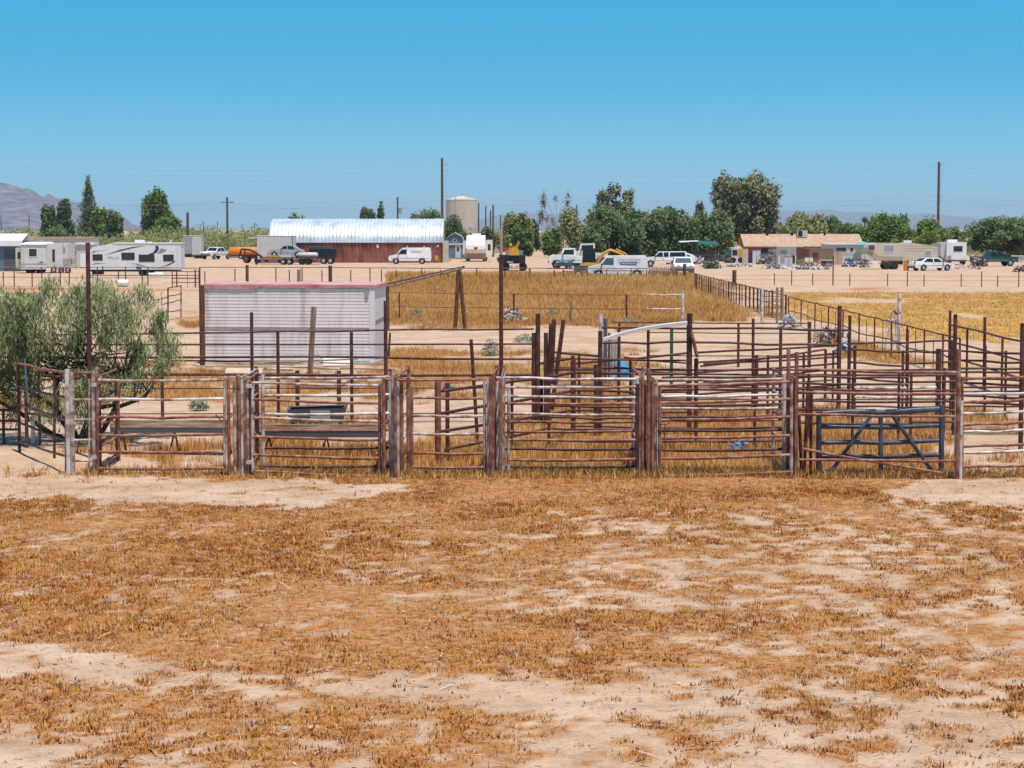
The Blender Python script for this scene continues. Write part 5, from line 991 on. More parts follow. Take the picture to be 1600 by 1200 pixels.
# ------------------------------------------------------------------ far yard: vehicles
def wheel(t, x, y, r, w=.24, rim='rim'):
    m = MB(); m.tube([(x, y - w / 2, r), (x, y - w / 2 + .03, r), (x, y + w / 2 - .03, r), (x, y + w / 2, r)], [r * .9, r, r, r * .9], 18); o = m.build('wheel', 'tyre', t)
    sg = -1 if y < 0 else 1; m = MB(); m.tube([(x, y + sg * (w / 2 - .02), r), (x, y + sg * (w / 2 + .012), r)], [r * .62, r * .5], 14); m.build('rim', rim, o)
def vehicle(name, label, cat, px, by, yaw, prof, hw, belt, inset, paintm, wins=(), screens=(), wheels=(), wr=.36, group=None, lower=None, glass='glass', lights=True, loc=None):
    """prof: side outline (x forward, z up); wins: side panes in (x,z); screens: outline edges that are glass"""
    t = thing(name, label, cat, loc if loc is not None else G(px, by), yaw, group); top = max(z for _, z in prof)
    MB().prism(prof, hw, belt, inset, top).build('body', paintm, t)
    def w_(z): return hw if z <= belt else hw - inset * (z - belt) / (top - belt)
    for poly in wins:
        for sg in (-1, 1):
            v = [(x, sg * (w_(z) + .012), z) for x, z in poly]; MB().poly(v, [tuple(range(len(v)))] if sg < 0 else [tuple(reversed(range(len(v))))]).build('window', glass, t)
    for (i, j) in screens:
        a, b = prof[i], prof[j]; dx, dz = b[0] - a[0], b[1] - a[1]; L = math.hypot(dx, dz); nx, nz_ = dz / L, -dx / L
        cxm = sum(p[0] for p in prof) / len(prof); czm = sum(p[1] for p in prof) / len(prof)
        if nx * ((a[0] + b[0]) / 2 - cxm) + nz_ * ((a[1] + b[1]) / 2 - czm) < 0: nx, nz_ = -nx, -nz_
        p0 = (a[0] + dx * .1 + nx * .012, a[1] + dz * .1 + nz_ * .012); p1 = (a[0] + dx * .9 + nx * .012, a[1] + dz * .9 + nz_ * .012)
        MB().poly([(p0[0], -w_(p0[1]) * .88, p0[1]), (p0[0], w_(p0[1]) * .88, p0[1]), (p1[0], w_(p1[1]) * .88, p1[1]), (p1[0], -w_(p1[1]) * .88, p1[1])], [(0, 1, 2, 3)]).build('windscreen', glass, t)
    for x in wheels:
        for sg in (-1, 1): wheel(t, x, sg * (hw - .1), wr)
    if wheels:
        for x in wheels:
            for sg in (-1, 1):
                m = MB(); k = 14; v = [(x + (wr + .07) * math.cos(math.pi * i / k), sg * (hw + .006), max(wr * .75, wr + (wr + .07) * math.sin(math.pi * i / k))) for i in range(k + 1)]; m.poly(v, [tuple(range(k + 1)) if sg > 0 else tuple(reversed(range(k + 1)))]); m.build('wheel_arch', 'black', t)
    xs_ = sorted({round(x, 3) for w in wins for x, _ in (w[0], w[-1])})
    for sg in (-1, 1):
        for xx in ([min(p[0] for p in wins[0]) - .06, max(p[0] for p in wins[0]) + .06] if wins else []): MB().box(xx - .012, xx + .012, sg * (hw + .004) - .004, sg * (hw + .004) + .004, min(z for _, z in prof) + .18, belt - .02).build('door_seam', 'darkgrey', t)
        MB().box(min(x for x, _ in prof) + .35, max(x for x, _ in prof) - .4, sg * (hw + .006) - .006, sg * (hw + .006) + .006, belt * .62, belt * .62 + .05).build('side_trim', 'grey', t)
        if wins: MB().box(max(p[0] for p in wins[0]) - .1, max(p[0] for p in wins[0]) + .06, sg * (hw + .12) - .08, sg * (hw + .12) + .08, belt + .03, belt + .2).build('mirror', 'black', t)
    if lights:
        xf = max(x for x, _ in prof); xb = min(x for x, _ in prof); zl = min(z for _, z in prof)
        for sg in (-1, 1):
            MB().box(xf - .06, xf + .012, sg * hw * .62 - .16, sg * hw * .62 + .16, zl + .38, zl + .55).build('headlight', 'lightgrey', t)
            MB().box(xb - .012, xb + .05, sg * hw * .84 - .09, sg * hw * .84 + .09, zl + .5, zl + .85).build('tail_light', 'tail_red', t)
        MB().box(xf - .05, xf + .03, -hw * .96, hw * .96, zl - .02, zl + .2).build('bumper', 'darkgrey', t); MB().box(xb - .03, xb + .05, -hw * .96, hw * .96, zl - .02, zl + .18).build('bumper', 'darkgrey', t)
    return t
VAN = [(-2.75, .42), (2.75, .42), (2.85, .75), (2.72, 1.08), (1.75, 1.32), (1.12, 2.02), (.9, 2.14), (-2.55, 2.16), (-2.72, 1.9), (-2.82, .9)]
VW = [[(1.55, 1.32), (1.08, 1.92), (.42, 1.92), (.42, 1.32)]]
PI = math.pi
v1 = vehicle('cargo_van', 'plain white cargo van parked before the red container', 'van', 641, 412.5, PI, VAN, 1.0, 1.2, .16, 'white', VW, [(4, 5)], (1.85, -1.6), .38)
for x in (.35, -1.85):
    m = MB(); m.tube([(x, -.95, 2.12), (x, -.85, 2.32), (x, .85, 2.32), (x, .95, 2.12)], .04, 6); m.build('roof_rack', 'offwhite', v1)
for i in range(6): MB().box(-1.55 + i * .24, -1.37 + i * .24, .945, .955, 1.60, 1.70).build('lettering', 'stripe_grey', v1)
v2 = vehicle('cargo_van', 'white cargo van with red and blue lettering behind tall grass', 'van', 965, 435, PI, VAN, 1.02, 1.2, .16, 'white', VW, [(4, 5)], (1.85, -1.75), .40, glass='glass_blue')
text('SUPER', .30, 'stripe_grey', v2, (-.35, .985, 1.62), (-1, 0, 0), (0, 0, 1)); text('VACUUM', .30, 'red', v2, (-1.42, .985, 1.62), (-1, 0, 0), (0, 0, 1))
MB().box(-1.75, -.15, .985, .995, 1.36, 1.54).build('blue_label', 'blue', v2); MB().box(-1.65, -.25, .995, 1.0, 1.40, 1.46).build('label_line', 'white', v2)
# pickups
PICK = [(-2.75, .55), (2.7, .55), (2.8, 1.0), (2.65, 1.15), (1.25, 1.22), (.65, 1.82), (-.75, 1.86), (-1.0, 1.25), (-2.8, 1.22)]
PW = [[(1.05, 1.25), (.6, 1.74), (.12, 1.76), (.12, 1.25)], [(.02, 1.25), (.02, 1.76), (-.65, 1.78), (-.85, 1.25)]]
CAPP = [(-2.75, .55), (2.7, .55), (2.8, 1.0), (2.65, 1.15), (1.35, 1.22), (.75, 1.86), (-2.55, 1.9), (-2.78, 1.2)]
vehicle('pickup_truck', 'white pickup truck facing the camera beside the orange tank', 'pickup', 338, 405, -PI / 2 - .5, PICK, 1.0, 1.2, .18, 'white', PW, [(4, 5)], (1.75, -1.7), .40)
vehicle('pickup_truck', 'white pickup with a dark-windowed canopy, side on', 'pickup', 1038, 417, PI, CAPP, 1.0, 1.2, .15, 'white', [[(1.2, 1.25), (.72, 1.78), (.25, 1.78), (.25, 1.25)], [(.15, 1.25), (.15, 1.78), (-.45, 1.8), (-.45, 1.25)], [(-.6, 1.28), (-.6, 1.78), (-2.4, 1.8), (-2.5, 1.28)]], [(4, 5)], (1.75, -1.7), .40)
vehicle('pickup_truck', 'white pickup facing the camera behind the picket fence', 'pickup', 1066, 431, -PI / 2, PICK, .98, 1.2, .18, 'white', PW, [(4, 5)], (1.75, -1.7), .40, glass='glass_blue')
vehicle('parked_car', 'white car with open hood line behind the canopied pickup', 'car', 1060, 413, PI * .98, [(-2.2, .35), (2.2, .35), (2.25, .8), (1.3, .98), (.6, 1.5), (-1.0, 1.55), (-2.0, 1.2), (-2.25, .9)], .9, .95, .2, 'white', [[(1.1, 1.0), (.55, 1.42), (-.9, 1.46), (-1.6, 1.1)]], [(3, 4)], (1.35, -1.35), .32)
vehicle('pickup_truck', 'dark green pickup truck parked under the right-edge mesquite', 'pickup', 1553, 416, 0.15, PICK, 1.0, 1.2, .18, 'green', PW, [(4, 5)], (1.75, -1.7), .42)
vehicle('sedan', 'white four-door sedan parked before the tan trailers', 'car', 1455, 423, .32, [(-2.45, .32), (2.4, .32), (2.48, .62), (2.3, .82), (1.25, .95), (.45, 1.42), (-.95, 1.45), (-1.75, 1.03), (-2.4, 1.0), (-2.5, .7)], .92, .92, .24, 'white', [[(.98, .98), (.42, 1.34), (-.15, 1.36), (-.15, .98)], [(-.25, .98), (-.25, 1.36), (-.9, 1.37), (-1.45, 1.02)]], [(4, 5), (6, 7)], (1.5, -1.45), .33)
vehicle('parked_car', 'red car half hidden behind the lettered van', 'car', 945, 424, PI, [(-2.3, .35), (2.3, .35), (2.35, .8), (1.3, 1.0), (.7, 1.55), (-1.6, 1.6), (-2.3, 1.0)], .9, .95, .2, 'red', [[(1.1, 1.0), (.65, 1.45), (-1.4, 1.5), (-1.8, 1.05)]], [(3, 4)], (1.4, -1.4), .32)
vehicle('parked_car', 'small teal car in front of the old white truck', 'car', 888, 420, -PI / 2 - .4, [(-2, .35), (2, .35), (2.05, .8), (1.0, .95), (.4, 1.4), (-1.4, 1.4), (-2.0, .95)], .85, .9, .2, 'teal', [[(.9, .95), (.4, 1.3), (-1.3, 1.3), (-1.6, .98)]], [(3, 4)], (1.3, -1.3), .31)
# old white truck and blue-hooded truck
vehicle('old_truck', 'old white truck with rounded hood facing left', 'truck', 893, 420, PI, [(-2.6, .7), (2.6, .7), (2.7, 1.25), (2.5, 1.55), (1.3, 1.65), (1.0, 2.35), (-.4, 2.4), (-.5, 1.5), (-2.6, 1.5)], 1.05, 1.6, .14, 'white', [[(1.05, 1.68), (.85, 2.22), (-.25, 2.25), (-.25, 1.68)]], [(4, 5)], (1.75, -1.7), .5)
vehicle('old_truck', 'white cab truck with a blue hood behind the mini excavator', 'truck', 918, 413, PI, [(-2.6, .7), (2.4, .7), (2.5, 1.5), (1.2, 1.75), (.95, 2.7), (-.9, 2.75), (-1.0, 1.5), (-2.6, 1.5)], 1.1, 1.75, .1, 'offwhite', [[(.9, 1.85), (.8, 2.5), (-.7, 2.55), (-.7, 1.85)]], [(3, 4)], (1.6, -1.7), .5)
t = thing('truck_hood', 'loose blue truck hood beside the mini excavator', 'hood', G(897, 419)); MB().prism([(-.9, .3), (.9, .3), (.8, .9), (-.8, 1.0)], .8, .6, .2, 1.0).build('shell', 'blue', t)
# vintage car on gooseneck flatbed
g = G(446, 413.5); s = ppm(g.y); t = thing('flatbed_trailer', 'black gooseneck flatbed trailer carrying the vintage car', 'trailer', g); L = 70 / s
MB().box(-L * .55, L * .75, -1.2, 1.2, .78, .95).build('deck', 'black', t); m = MB(); m.tube([(-L * .5, 0, .9), (-L * .68, 0, 1.6), (-L * .78, 0, 1.95), (-L * .98, 0, 2.0), (-L * 1.02, 0, 1.2)], .13, 8); m.build('gooseneck', 'black', t)
for x in (-.2, .6, 2.2, 3.0):
    for sg in (-1, 1): wheel(t, x, sg * 1.05, .38, .24, 'rim' if x < 1 else 'black')
for sg in (-.5, .5): MB().box(-L * .66, -L * .63, sg - .05, sg + .05, 0, 1.2).build('jack_leg', 'black', t)
for i in range(14): MB().box(-L * .53 + i * .52, -L * .53 + i * .52 + .4, -1.24, -1.2, .8, .9).build('stake_pocket', 'junk', t)
vehicle('vintage_car', 'silver vintage car with rounded fenders on the flatbed', 'car', 0, 0, PI, [(-2.4, .32), (2.35, .32), (2.4, .72), (2.1, .98), (.75, 1.08), (.45, 1.52), (-.2, 1.62), (-1.05, 1.52), (-1.7, 1.05), (-2.35, .85)], .85, 1.0, .22, 'silver', [[(.62, 1.1), (.42, 1.42), (-.1, 1.48), (-.1, 1.1)], [(-.2, 1.1), (-.2, 1.5), (-.85, 1.46), (-1.1, 1.1)]], [(4, 5)], (1.55, -1.45), .36, loc=(g.x + .2, g.y, .95))
o = MB().obox((0, 0, .12), (.9, 0, 0), (0, .3, 0), (0, 0, .12)).build('yellow_beam', 'yellow', None, (g.x - 1.6, g.y - .85, .95)); tag(o, 'yellow beam lying at the front of the flatbed', 'beam')
t = thing('propane_tank', 'grey cylinder tank lying at the rear of the flatbed', 'tank', (g.x + 3.0, g.y - .75, .95)); m = MB(); m.tube([(-1.3, 0, .33), (-1.15, 0, .33), (1.15, 0, .33), (1.3, 0, .33)], [.16, .32, .32, .16], 14); m.build('shell', 'lightgrey', t); MB().box(-.8, .8, -.2, .2, 0, .06).build('cradle', 'darkgrey', t)
g = G(504, 412.5); t = thing('dump_trailer', 'black dump trailer in front of the red containers', 'trailer', g); m = MB(); m.prism([(-1.6, .8), (1.8, .8), (1.9, 2.0), (-1.7, 2.0)], 1.0).build('bed', 'black', t); MB().box(-1.9, .9, -.9, .9, 2.0, 2.35).build('load', 'darkgrey', t); m = MB(); m.tube([(-1.6, 0, .7), (-3.2, 0, .55)], .08, 6); m.build('tongue', 'black', t)
for x in (1.1,):
    for sg in (-1, 1): wheel(t, x, sg * .98, .42, .26, 'rim')
wheel(t, .2, .98, .42, .26); wheel(t, .2, -.98, .42, .26)
o = thing('equipment', 'orange machine part behind the vintage car', 'machine', G(472, 407) + Vector((0, .6, 0))); MB().prism([(-.6, .4), (.6, .4), (.5, 1.9), (-.2, 2.0)], .5).build('housing', 'orange', o); MB().box(-.5, .5, -.4, .4, 0, .4).build('base', 'black', o)
# small red tractor, orange tank, box truck etc.
g = G(393, 411); t = thing('tractor', 'small red and black tractor left of the flatbed', 'tractor', g); m = MB(); m.prism([(-.5, .6), (1.1, .6), (1.1, 1.15), (.0, 1.2), (-.5, .9)], .3).build('hood', 'red', t); MB().box(-.9, -.4, -.25, .25, .7, 1.1).build('seat', 'black', t)
m = MB(); m.tube([(-.9, .35, .8), (-.9, .35, 1.9), (-.9, -.35, 1.9), (-.9, -.35, .8)], .05, 6); m.build('roll_bar', 'black', t); m = MB(); m.tube([(.9, .3, .9), (1.6, .3, .9), (2.0, .3, .3)], .06, 6); m.tube([(.9, -.3, .9), (1.6, -.3, .9), (2.0, -.3, .3)], .06, 6); m.box(1.9, 2.2, -.6, .6, .15, .5); m.build('loader', 'darkgrey', t)
for x, r in ((-.6, .5), (.8, .35)):
    for sg in (-1, 1): wheel(t, x, sg * .55, r, .25, 'red')
g, w, h, s = span(358, 408, 386, 405); t = thing('fuel_tank', 'long orange tank on a low trailer', 'tank', g); m = MB(); m.tube([(-w / 2, 0, h * .62), (-w * .46, 0, h * .62), (w * .46, 0, h * .62), (w / 2, 0, h * .62)], [h * .22, h * .38, h * .38, h * .22], 16); m.build('shell', 'orange', t); MB().box(-w / 2, w / 2, -.7, .7, h * .12, h * .22).build('frame', 'darkgrey', t)
for x in (-.6, .6):
    for sg in (-1, 1): wheel(t, x, sg * .75, .3, .2)
def boxtrailer(name, label, x0, x1, yt, by, mat, depth, yaw=0, wheels=True, cat='trailer', rear=None):
    g, w, h, s = span(x0, x1, yt, by); t = thing(name, label, cat, g, yaw); z0 = .55 if wheels else .1
    MB().box(-w / 2, w / 2, 0, depth, z0, h).build('body', mat, t); MB().box(-w / 2 - .03, w / 2 + .03, -.03, depth + .03, h, h + .07).build('roof', 'white', t); MB().box(-w / 2, w / 2, -.02, 0.02, z0 - .1, z0 + .02).build('skirt', 'darkgrey', t)
    if wheels:
        for x in (w * .12, w * .12 + .75):
            for y in (.15, depth - .15): wheel(t, x if w > 3.5 else x - w * .2, y, .36, .24)
    return t, w, h
t, w, h = boxtrailer('box_trailer', 'white box trailer standing by the short brown pole', 300, 315, 369, 404, 'lightgrey', 2.4); MB().box(-w / 2 + .05, w / 2 - .05, -.03, 0, .65, h - .2).build('door', 'lightgrey', t)
t, w, h = boxtrailer('box_trailer', 'grey box trailer left of the white box trailer', 287, 299, 369, 402, 'grey', 4.0)
t, w, h = boxtrailer('box_trailer', 'dark grey box trailer behind the white pickup', 336, 358, 379, 398, 'darkgrey', 2.4)
t, w, h = boxtrailer('box_truck', 'white enclosed trailer with open flap left of the arched roof', 402, 460, 369, 411.5, 'lightgrey', 2.4); MB().box(-w / 2 - 1.2, -w / 2, .1, 2.3, h - .3, h - .22).build('flap', 'white', t); MB().box(w / 2 - .3, w / 2 - .2, -.03, 0, .6, h).build('edge_trim', 'darkgrey', t)
# travel trailer with blue swooshes
g = G(211, 431); s = ppm(g.y); Lr = 143 / s; hR = 3.22; t = thing('travel_trailer', 'long white travel trailer with dark blue swooshes', 'trailer', g); x0 = -Lr / 2; sc = Lr / 143.0
def rx(px): return (px - 211) * sc
def rz(py): return 4.6 - (py - 358) / s
MB().poly([(x0, 0, .62), (Lr / 2, 0, .62), (Lr / 2, 0, hR - .06), (rx(180), 0, hR), (x0 + .35, 0, rz(386)), (x0, 0, rz(393))] + [(x0, 2.5, .62), (Lr / 2, 2.5, .62), (Lr / 2, 2.5, hR - .06), (rx(180), 2.5, hR), (x0 + .35, 2.5, rz(386)), (x0, 2.5, rz(393))], [(0, 1, 2, 3, 4, 5), (11, 10, 9, 8, 7, 6), (0, 6, 7, 1), (1, 7, 8, 2), (2, 8, 9, 3), (3, 9, 10, 4), (4, 10, 11, 5), (5, 11, 6, 0)]).build('body', 'rv_white', t)
MB().box(rx(178), Lr / 2 + .06, -.05, 2.55, hR - .04, hR + .06).build('roof_edge', 'white', t)
for a, b, c, d in ((146, 160, 398, 406), (191, 210, 395.5, 405), (218, 241, 398.5, 408), (256, 271, 398.5, 407)): sidewin(t, rx(a), rx(b), rz(d), rz(c), 0, 'glass', 'window', 'black')
def swoosh(pts, mat, e=.008):
    v = [(rx(x), -e, rz(y)) for x, y in pts]; MB().poly(v, [tuple(range(len(v)))]).build('swoosh', mat, t)
swoosh([(143, 396), (147, 392.5), (167, 390), (150, 393)], 'navy'); swoosh([(162, 399), (190, 389.5), (208, 385.5), (228, 384), (206, 388), (186, 393)], 'darkgrey', .01)
swoosh([(230, 398), (240, 394), (244, 388), (243, 384), (248, 384), (249, 389), (246, 394), (238, 398)], 'navy', .009); swoosh([(246, 397), (252, 388), (262, 390.5), (254, 395)], 'stripe_grey', .009)
swoosh([(141, 413.5), (150, 411), (168, 411.5), (150, 412.3)], 'darkgrey', .01); swoosh([(204, 411), (216, 412), (232, 417), (275, 419.5), (228, 418.5), (213, 413)], 'stripe_grey', .009); swoosh([(213, 420), (214, 415), (222, 418), (221, 420)], 'navy', .012); swoosh([(250, 416.7), (260, 414), (274, 407), (274, 409.5), (262, 415)], 'darkgrey', .01)
text('STELLAR', .30, 'grey', t, (rx(177.5), -.02, rz(404)), (1, 0, 0), (0, 0, 1))
MB().box(rx(209), rx(223), .8, 1.6, hR, hR + .32).build('air_conditioner', 'white', t); MB().box(rx(229), rx(235), .9, 1.4, hR, hR + .14).build('roof_vent', 'white', t); m = MB(); m.tube([(rx(262), 1, hR), (rx(266), 1, hR + .3)], .06, 6); m.build('antenna', 'white', t)
MB().box(x0 + .1, Lr / 2 - .3, .1, 2.4, .42, .62).build('chassis', 'black', t); MB().box(rx(277), rx(277.4), -.012, 0, .7, hR - .15).build('seam', 'grey', t)
for x in (rx(222), rx(229)):
    for y in (.14, 2.36): wheel(t, x, y, .36, .22)
MB().box(rx(143), rx(158), .3, 1.6, .12, .42).build('battery_box', 'black', t); MB().box(rx(160), rx(161.5), -.03, .05, .45, .95).build('jack', 'black', t)
g2 = G(244, 431.5); t2 = thing('sewer_tank', 'white portable tank lying under the travel trailer', 'tank', g2); m = MB(); m.tube([(-.75, -.3, .18), (-.7, -.3, .18), (.7, -.3, .18), (.75, -.3, .18)], [.1, .17, .17, .1], 12); m.build('shell', 'white', t2); MB().box(-.5, .5, -.42, -.18, -.02, .03).build('skid', 'grey', t2)
# old camper seen from its rear corner
g = G(60, 427); t = thing('old_camper', 'old cream fifth-wheel camper seen from its rear corner', 'camper', g, .0); s = ppm(g.y)
def cx_(px): return (px - 60) / s
hC = 3.0
MB().box(cx_(33), cx_(72), 0, 4.5, .55, hC).build('body', 'offwhite', t); MB().box(cx_(72), cx_(97), .35, 4.5, .65, hC + .1).build('slide_out', 'offwhite', t); MB().box(cx_(93), cx_(104), .6, 4.4, 1.5, hC + .05).build('nose', 'offwhite', t); MB().box(cx_(23), cx_(33), .5, 3, .5, hC - .35).build('side_room', 'cream', t)
m = MB(); m.poly([(cx_(31), -.1, hC), (cx_(73), -.1, hC), (cx_(68), .4, hC + .25), (cx_(40), .4, hC + .25), (cx_(31), 4.6, hC), (cx_(73), 4.6, hC), (cx_(68), 4.4, hC + .25), (cx_(40), 4.4, hC + .25)], [(0, 1, 2, 3), (2, 6, 7, 3), (1, 5, 6, 2), (0, 3, 7, 4)]); m.build('roof', 'white', t)
MB().box(cx_(56), cx_(66), 1.0, 1.8, hC + .25, hC + .5).build('air_conditioner', 'grey', t)
sidewin(t, cx_(46), cx_(58), hC - 1.25, hC - .45, 0, 'glass', 'window', 'white'); sidewin(t, cx_(81), cx_(85), 1.2, hC - .5, .35, 'glass', 'door'); sidewin(t, cx_(97), cx_(101), hC - .9, hC - .3, .6, 'grey', 'window'); sidewin(t, cx_(26), cx_(32), hC - 1.5, hC - .8, .5, 'glass', 'window')
MB().box(cx_(62), cx_(68), -.03, 0, 1.12, 1.22).build('tail_light', 'tail_red', t); MB().box(cx_(33), cx_(72), -.03, 0, .95, 1.02).build('trim', 'grey', t); MB().box(cx_(33), cx_(72), -.25, 0, .42, .52).build('bumper', 'offwhite', t)
m = MB()
for x in (35, 39): m.tube([(cx_(x), -.06, .8), (cx_(x), -.06, hC + .1)], .02, 5)
for k in range(6): m.tube([(cx_(35), -.06, 1.0 + k * .32), (cx_(39), -.06, 1.0 + k * .32)], .015, 5)
m.build('ladder', 'white', t)
for x in (44, 60): wheel(t, cx_(x), .3, .36); wheel(t, cx_(x), 2.0, .36)
g = G(95, 427); t = thing('bicycle_heap', 'dark red tangle of bikes beside the old camper', 'scrap', g); m = MB()
for k in range(7): m.tube([(R.uniform(-1.1, .9), R.uniform(-.3, .3), .05), (R.uniform(-.9, 1.1), R.uniform(-.3, .3), R.uniform(.5, 1.0))], .04, 5)
m.build('frames', 'junk', t)
for x in (-.7, .1, .8): wheel(t, x, -.2, .33, .05)
# fifth wheel seen from the front
g, w, h, s = span(728, 759, 368, 409); t = thing('fifth_wheel', 'white and tan fifth-wheel trailer facing the camera by the blue shed', 'trailer', g); hw = w / 2
m = MB(); m.poly([(-hw, .35, 1.2), (hw, .35, 1.2), (hw, 0, 1.7), (-hw, 0, 1.7), (hw, .1, h * .62), (-hw, .1, h * .62), (hw * .95, .55, h * .92), (-hw * .95, .55, h * .92), (hw * .9, 1.2, h), (-hw * .9, 1.2, h), (hw * .9, 9, h), (-hw * .9, 9, h), (hw, 9, .6), (-hw, 9, .6), (hw, 2.4, .6), (-hw, 2.4, .6), (hw, 2.4, 1.2), (-hw, 2.4, 1.2)],
    [(0, 1, 2, 3), (3, 2, 4, 5), (5, 4, 6, 7), (7, 6, 8, 9), (9, 8, 10, 11), (1, 16, 14, 12, 10, 8, 6, 4, 2), (17, 0, 3, 5, 7, 9, 11, 13, 15), (13, 11, 10, 12), (16, 1, 0, 17), (14, 16, 17, 15)]); m.build('body', 'white', t)
MB().poly([(-hw * .99, -.012, 1.72), (hw * .99, -.012, 1.72), (hw * .99, .085, h * .58), (hw * .4, .07, h * .5), (-hw * .4, .07, h * .5), (-hw * .99, .085, h * .58)], [(0, 1, 2, 3, 4, 5)]).build('nose_panel', 'tan', t); MB().box(-hw, hw, 1.0, 1.1, .35, 1.2).build('front_skirt', 'tan', t); MB().box(-.25, .25, -.04, .0, 1.85, 2.05).build('hitch', 'black', t)
MB().box(-hw * .4, hw * .5, 2.0, 3.0, h, h + .3).build('air_conditioner', 'white', t)
MB().box(hw, hw + .9, 3.2, 7.0, 1.0, h * .82).build('slide_out', 'white', t); MB().box(-hw - .5, -hw, 3.2, 6.0, 1.0, h * .78).build('slide_out', 'white', t); MB().box(hw + .25, hw + .65, 3.17, 3.2, 1.6, h * .66).build('window', 'glass', t); MB().box(hw - .02, hw + .02, 1.4, 2.2, h * .6, h * .78).build('window', 'glass', t)
for x in (-hw + .2, hw - .2): wheel(t, x, 5, .38, .24); MB().box(x - .06, x + .06, 1.0, 1.12, 0, .5).build('landing_leg', 'grey', t)
# crane truck seen from behind
g, w, h, s = span(786, 821, 388, 424); t = thing('crane_truck', 'black flatbed truck with yellow crane seen from behind', 'truck', g); hw = w / 2
MB().box(-hw, hw, 0, 4.5, .85, 1.75).build('bed', 'black', t); MB().box(-hw * .8, hw * .8, 4.6, 6.2, .8, 2.2).build('cab', 'grey', t); m = MB(); m.prism([(-.55, 1.75), (.55, 1.75), (.4, 2.55), (-.35, 2.6)], .5).build('crane_base', 'yellow', t)
m = MB(); m.tube([(.1, 1.2, 2.3), (.55, 1.0, 3.2)], [.2, .12], 6); m.tube([(-.25, 1.2, 2.3), (-.4, .6, 2.95)], [.22, .14], 6); m.tube([(-.6, .5, 1.75), (-.5, .7, 2.6)], .1, 6); m.build('boom', 'yellow', t); MB().box(-hw * .6, -hw * .1, -.03, 0, .95, 1.1).build('plate', 'white', t)
for x in (-hw + .28, hw - .28): wheel(t, x, .8, .48, .5)
for k, x in enumerate((-.35, .35)): MB().box(x - .2, x + .2, -.05, 0, .3, .62).build('mud_flap', 'offwhite', t)
g = G(788, 411); t = thing('barrel_stack', 'red and white drum with dark boxes behind the crane truck', 'drum', g); m = MB(); m.tube([(0, 0, .8), (0, 0, 1.5)], .45, 14); m.build('white_drum', 'white', t); m = MB(); m.tube([(0, 0, 1.5), (0, 0, 2.1)], .46, 14); m.build('red_drum', 'red', t); MB().box(-1.0, .6, -.5, .5, .3, .8).build('base', 'darkgrey', t); wheel(t, -.6, -.5, .3); wheel(t, .3, -.5, .3)
# blue water tanker
g, w, h, s = span(923, 973, 386, 410); t = thing('water_tanker', 'sky-blue water tank on a truck behind the mini excavator', 'tank', g); m = MB(); zc = h * .68; m.tube([(-w / 2, 0, zc), (-w * .47, 0, zc), (w * .45, 0, zc), (w / 2, 0, zc)], [h * .2, h * .29, h * .29, h * .16], 18); m.build('shell', 'skyblue', t); m = MB(); m.tube([(0, 0, h * .95), (0, 0, h * 1.06)], .35, 10); m.build('hatch', 'blue', t); MB().box(-w / 2, w / 2, -.8, .8, .5, h * .42).build('frame', 'darkgrey', t)
for x in (-w * .3, w * .2, w * .36): wheel(t, x, -.85, .45); wheel(t, x, .85, .45)
# mini excavator
g = G(924, 426); t = thing('mini_excavator', 'yellow mini excavator with dark cab beside the lettered van', 'excavator', g); MB().box(-1.1, .9, -.8, -.4, 0, .5).build('track', 'tyre', t); MB().box(-1.1, .9, .4, .8, 0, .5).build('track', 'tyre', t); m = MB(); m.prism([(-1.2, .6), (.6, .6), (.6, 1.05), (-.4, 1.1), (-1.2, 1.0)], .75).build('housing', 'yellow', t)
m = MB()
for x, y in ((-.9, -.65), (.35, -.65), (-.9, .45), (.35, .45)): m.tube([(x, y, 1.05), (x * .95, y, 2.5)], .06, 5)
m.box(-.98, .42, -.72, .52, 2.48, 2.58); m.build('cab_frame', 'black', t); MB().box(-.85, .3, -.64, -.6, 1.1, 2.45).build('cab_glass', 'glass', t)
m = MB(); m.tube([(.6, 0, .9), (1.2, 0, 2.0), (2.0, 0, 2.4), (2.9, 0, 2.1), (3.7, 0, 1.6)], [.13, .16, .15, .13, .1], 8); m.tube([(2.6, 0, 2.5), (3.6, 0, 2.0), (4.1, 0, 1.5)], .09, 6); m.build('boom', 'yellow', t); m = MB(); m.prism([(3.8, .9), (4.3, 1.0), (4.3, 1.5), (3.9, 1.6)], .35).build('bucket', 'black', t)
# flat trailer in front of the van, lattice boom, camper shell
g = G(900, 433); t = thing('flat_trailer', 'low grey flat trailer in front of the lettered van', 'trailer', g); MB().box(-1.3, 1.6, -.7, .7, .5, .62).build('deck', 'grey', t); MB().box(-.2, 1.6, -.5, .6, .62, 1.1).build('load', 'darkgrey', t); m = MB(); m.tube([(-1.3, 0, .5), (-2.3, 0, .4)], .07, 6); m.build('tongue', 'grey', t)
for y in (-.8, .8): wheel(t, .2, y, .33)
g = G(888, 400); t = thing('crane_boom', 'orange lattice crane boom leaning behind the old truck', 'crane', g); m = MB(); a, b = Vector((-1.2, 0, 1.0)), Vector((2.8, 0, 5.2)); n_ = 9
for sd in ((-.25, -.25), (.25, -.25), (-.25, .25), (.25, .25)): m.tube([a + Vector((sd[0], sd[1], 0)), b + Vector((sd[0] * .5, sd[1] * .5, 0))], .05, 5)
for k in range(n_): p = a.lerp(b, k / n_); q = a.lerp(b, (k + 1) / n_); m.tube([p + Vector((-.25, -.25, 0)), q + Vector((.25, -.25, 0))], .035, 4); m.tube([p + Vector((.25, -.25, 0)), q + Vector((-.25, -.25, 0))], .035, 4)
m.build('lattice', 'orange', t); MB().box(-1.8, -.6, -.6, .6, 0, 1.2).build('base', 'orange', t)
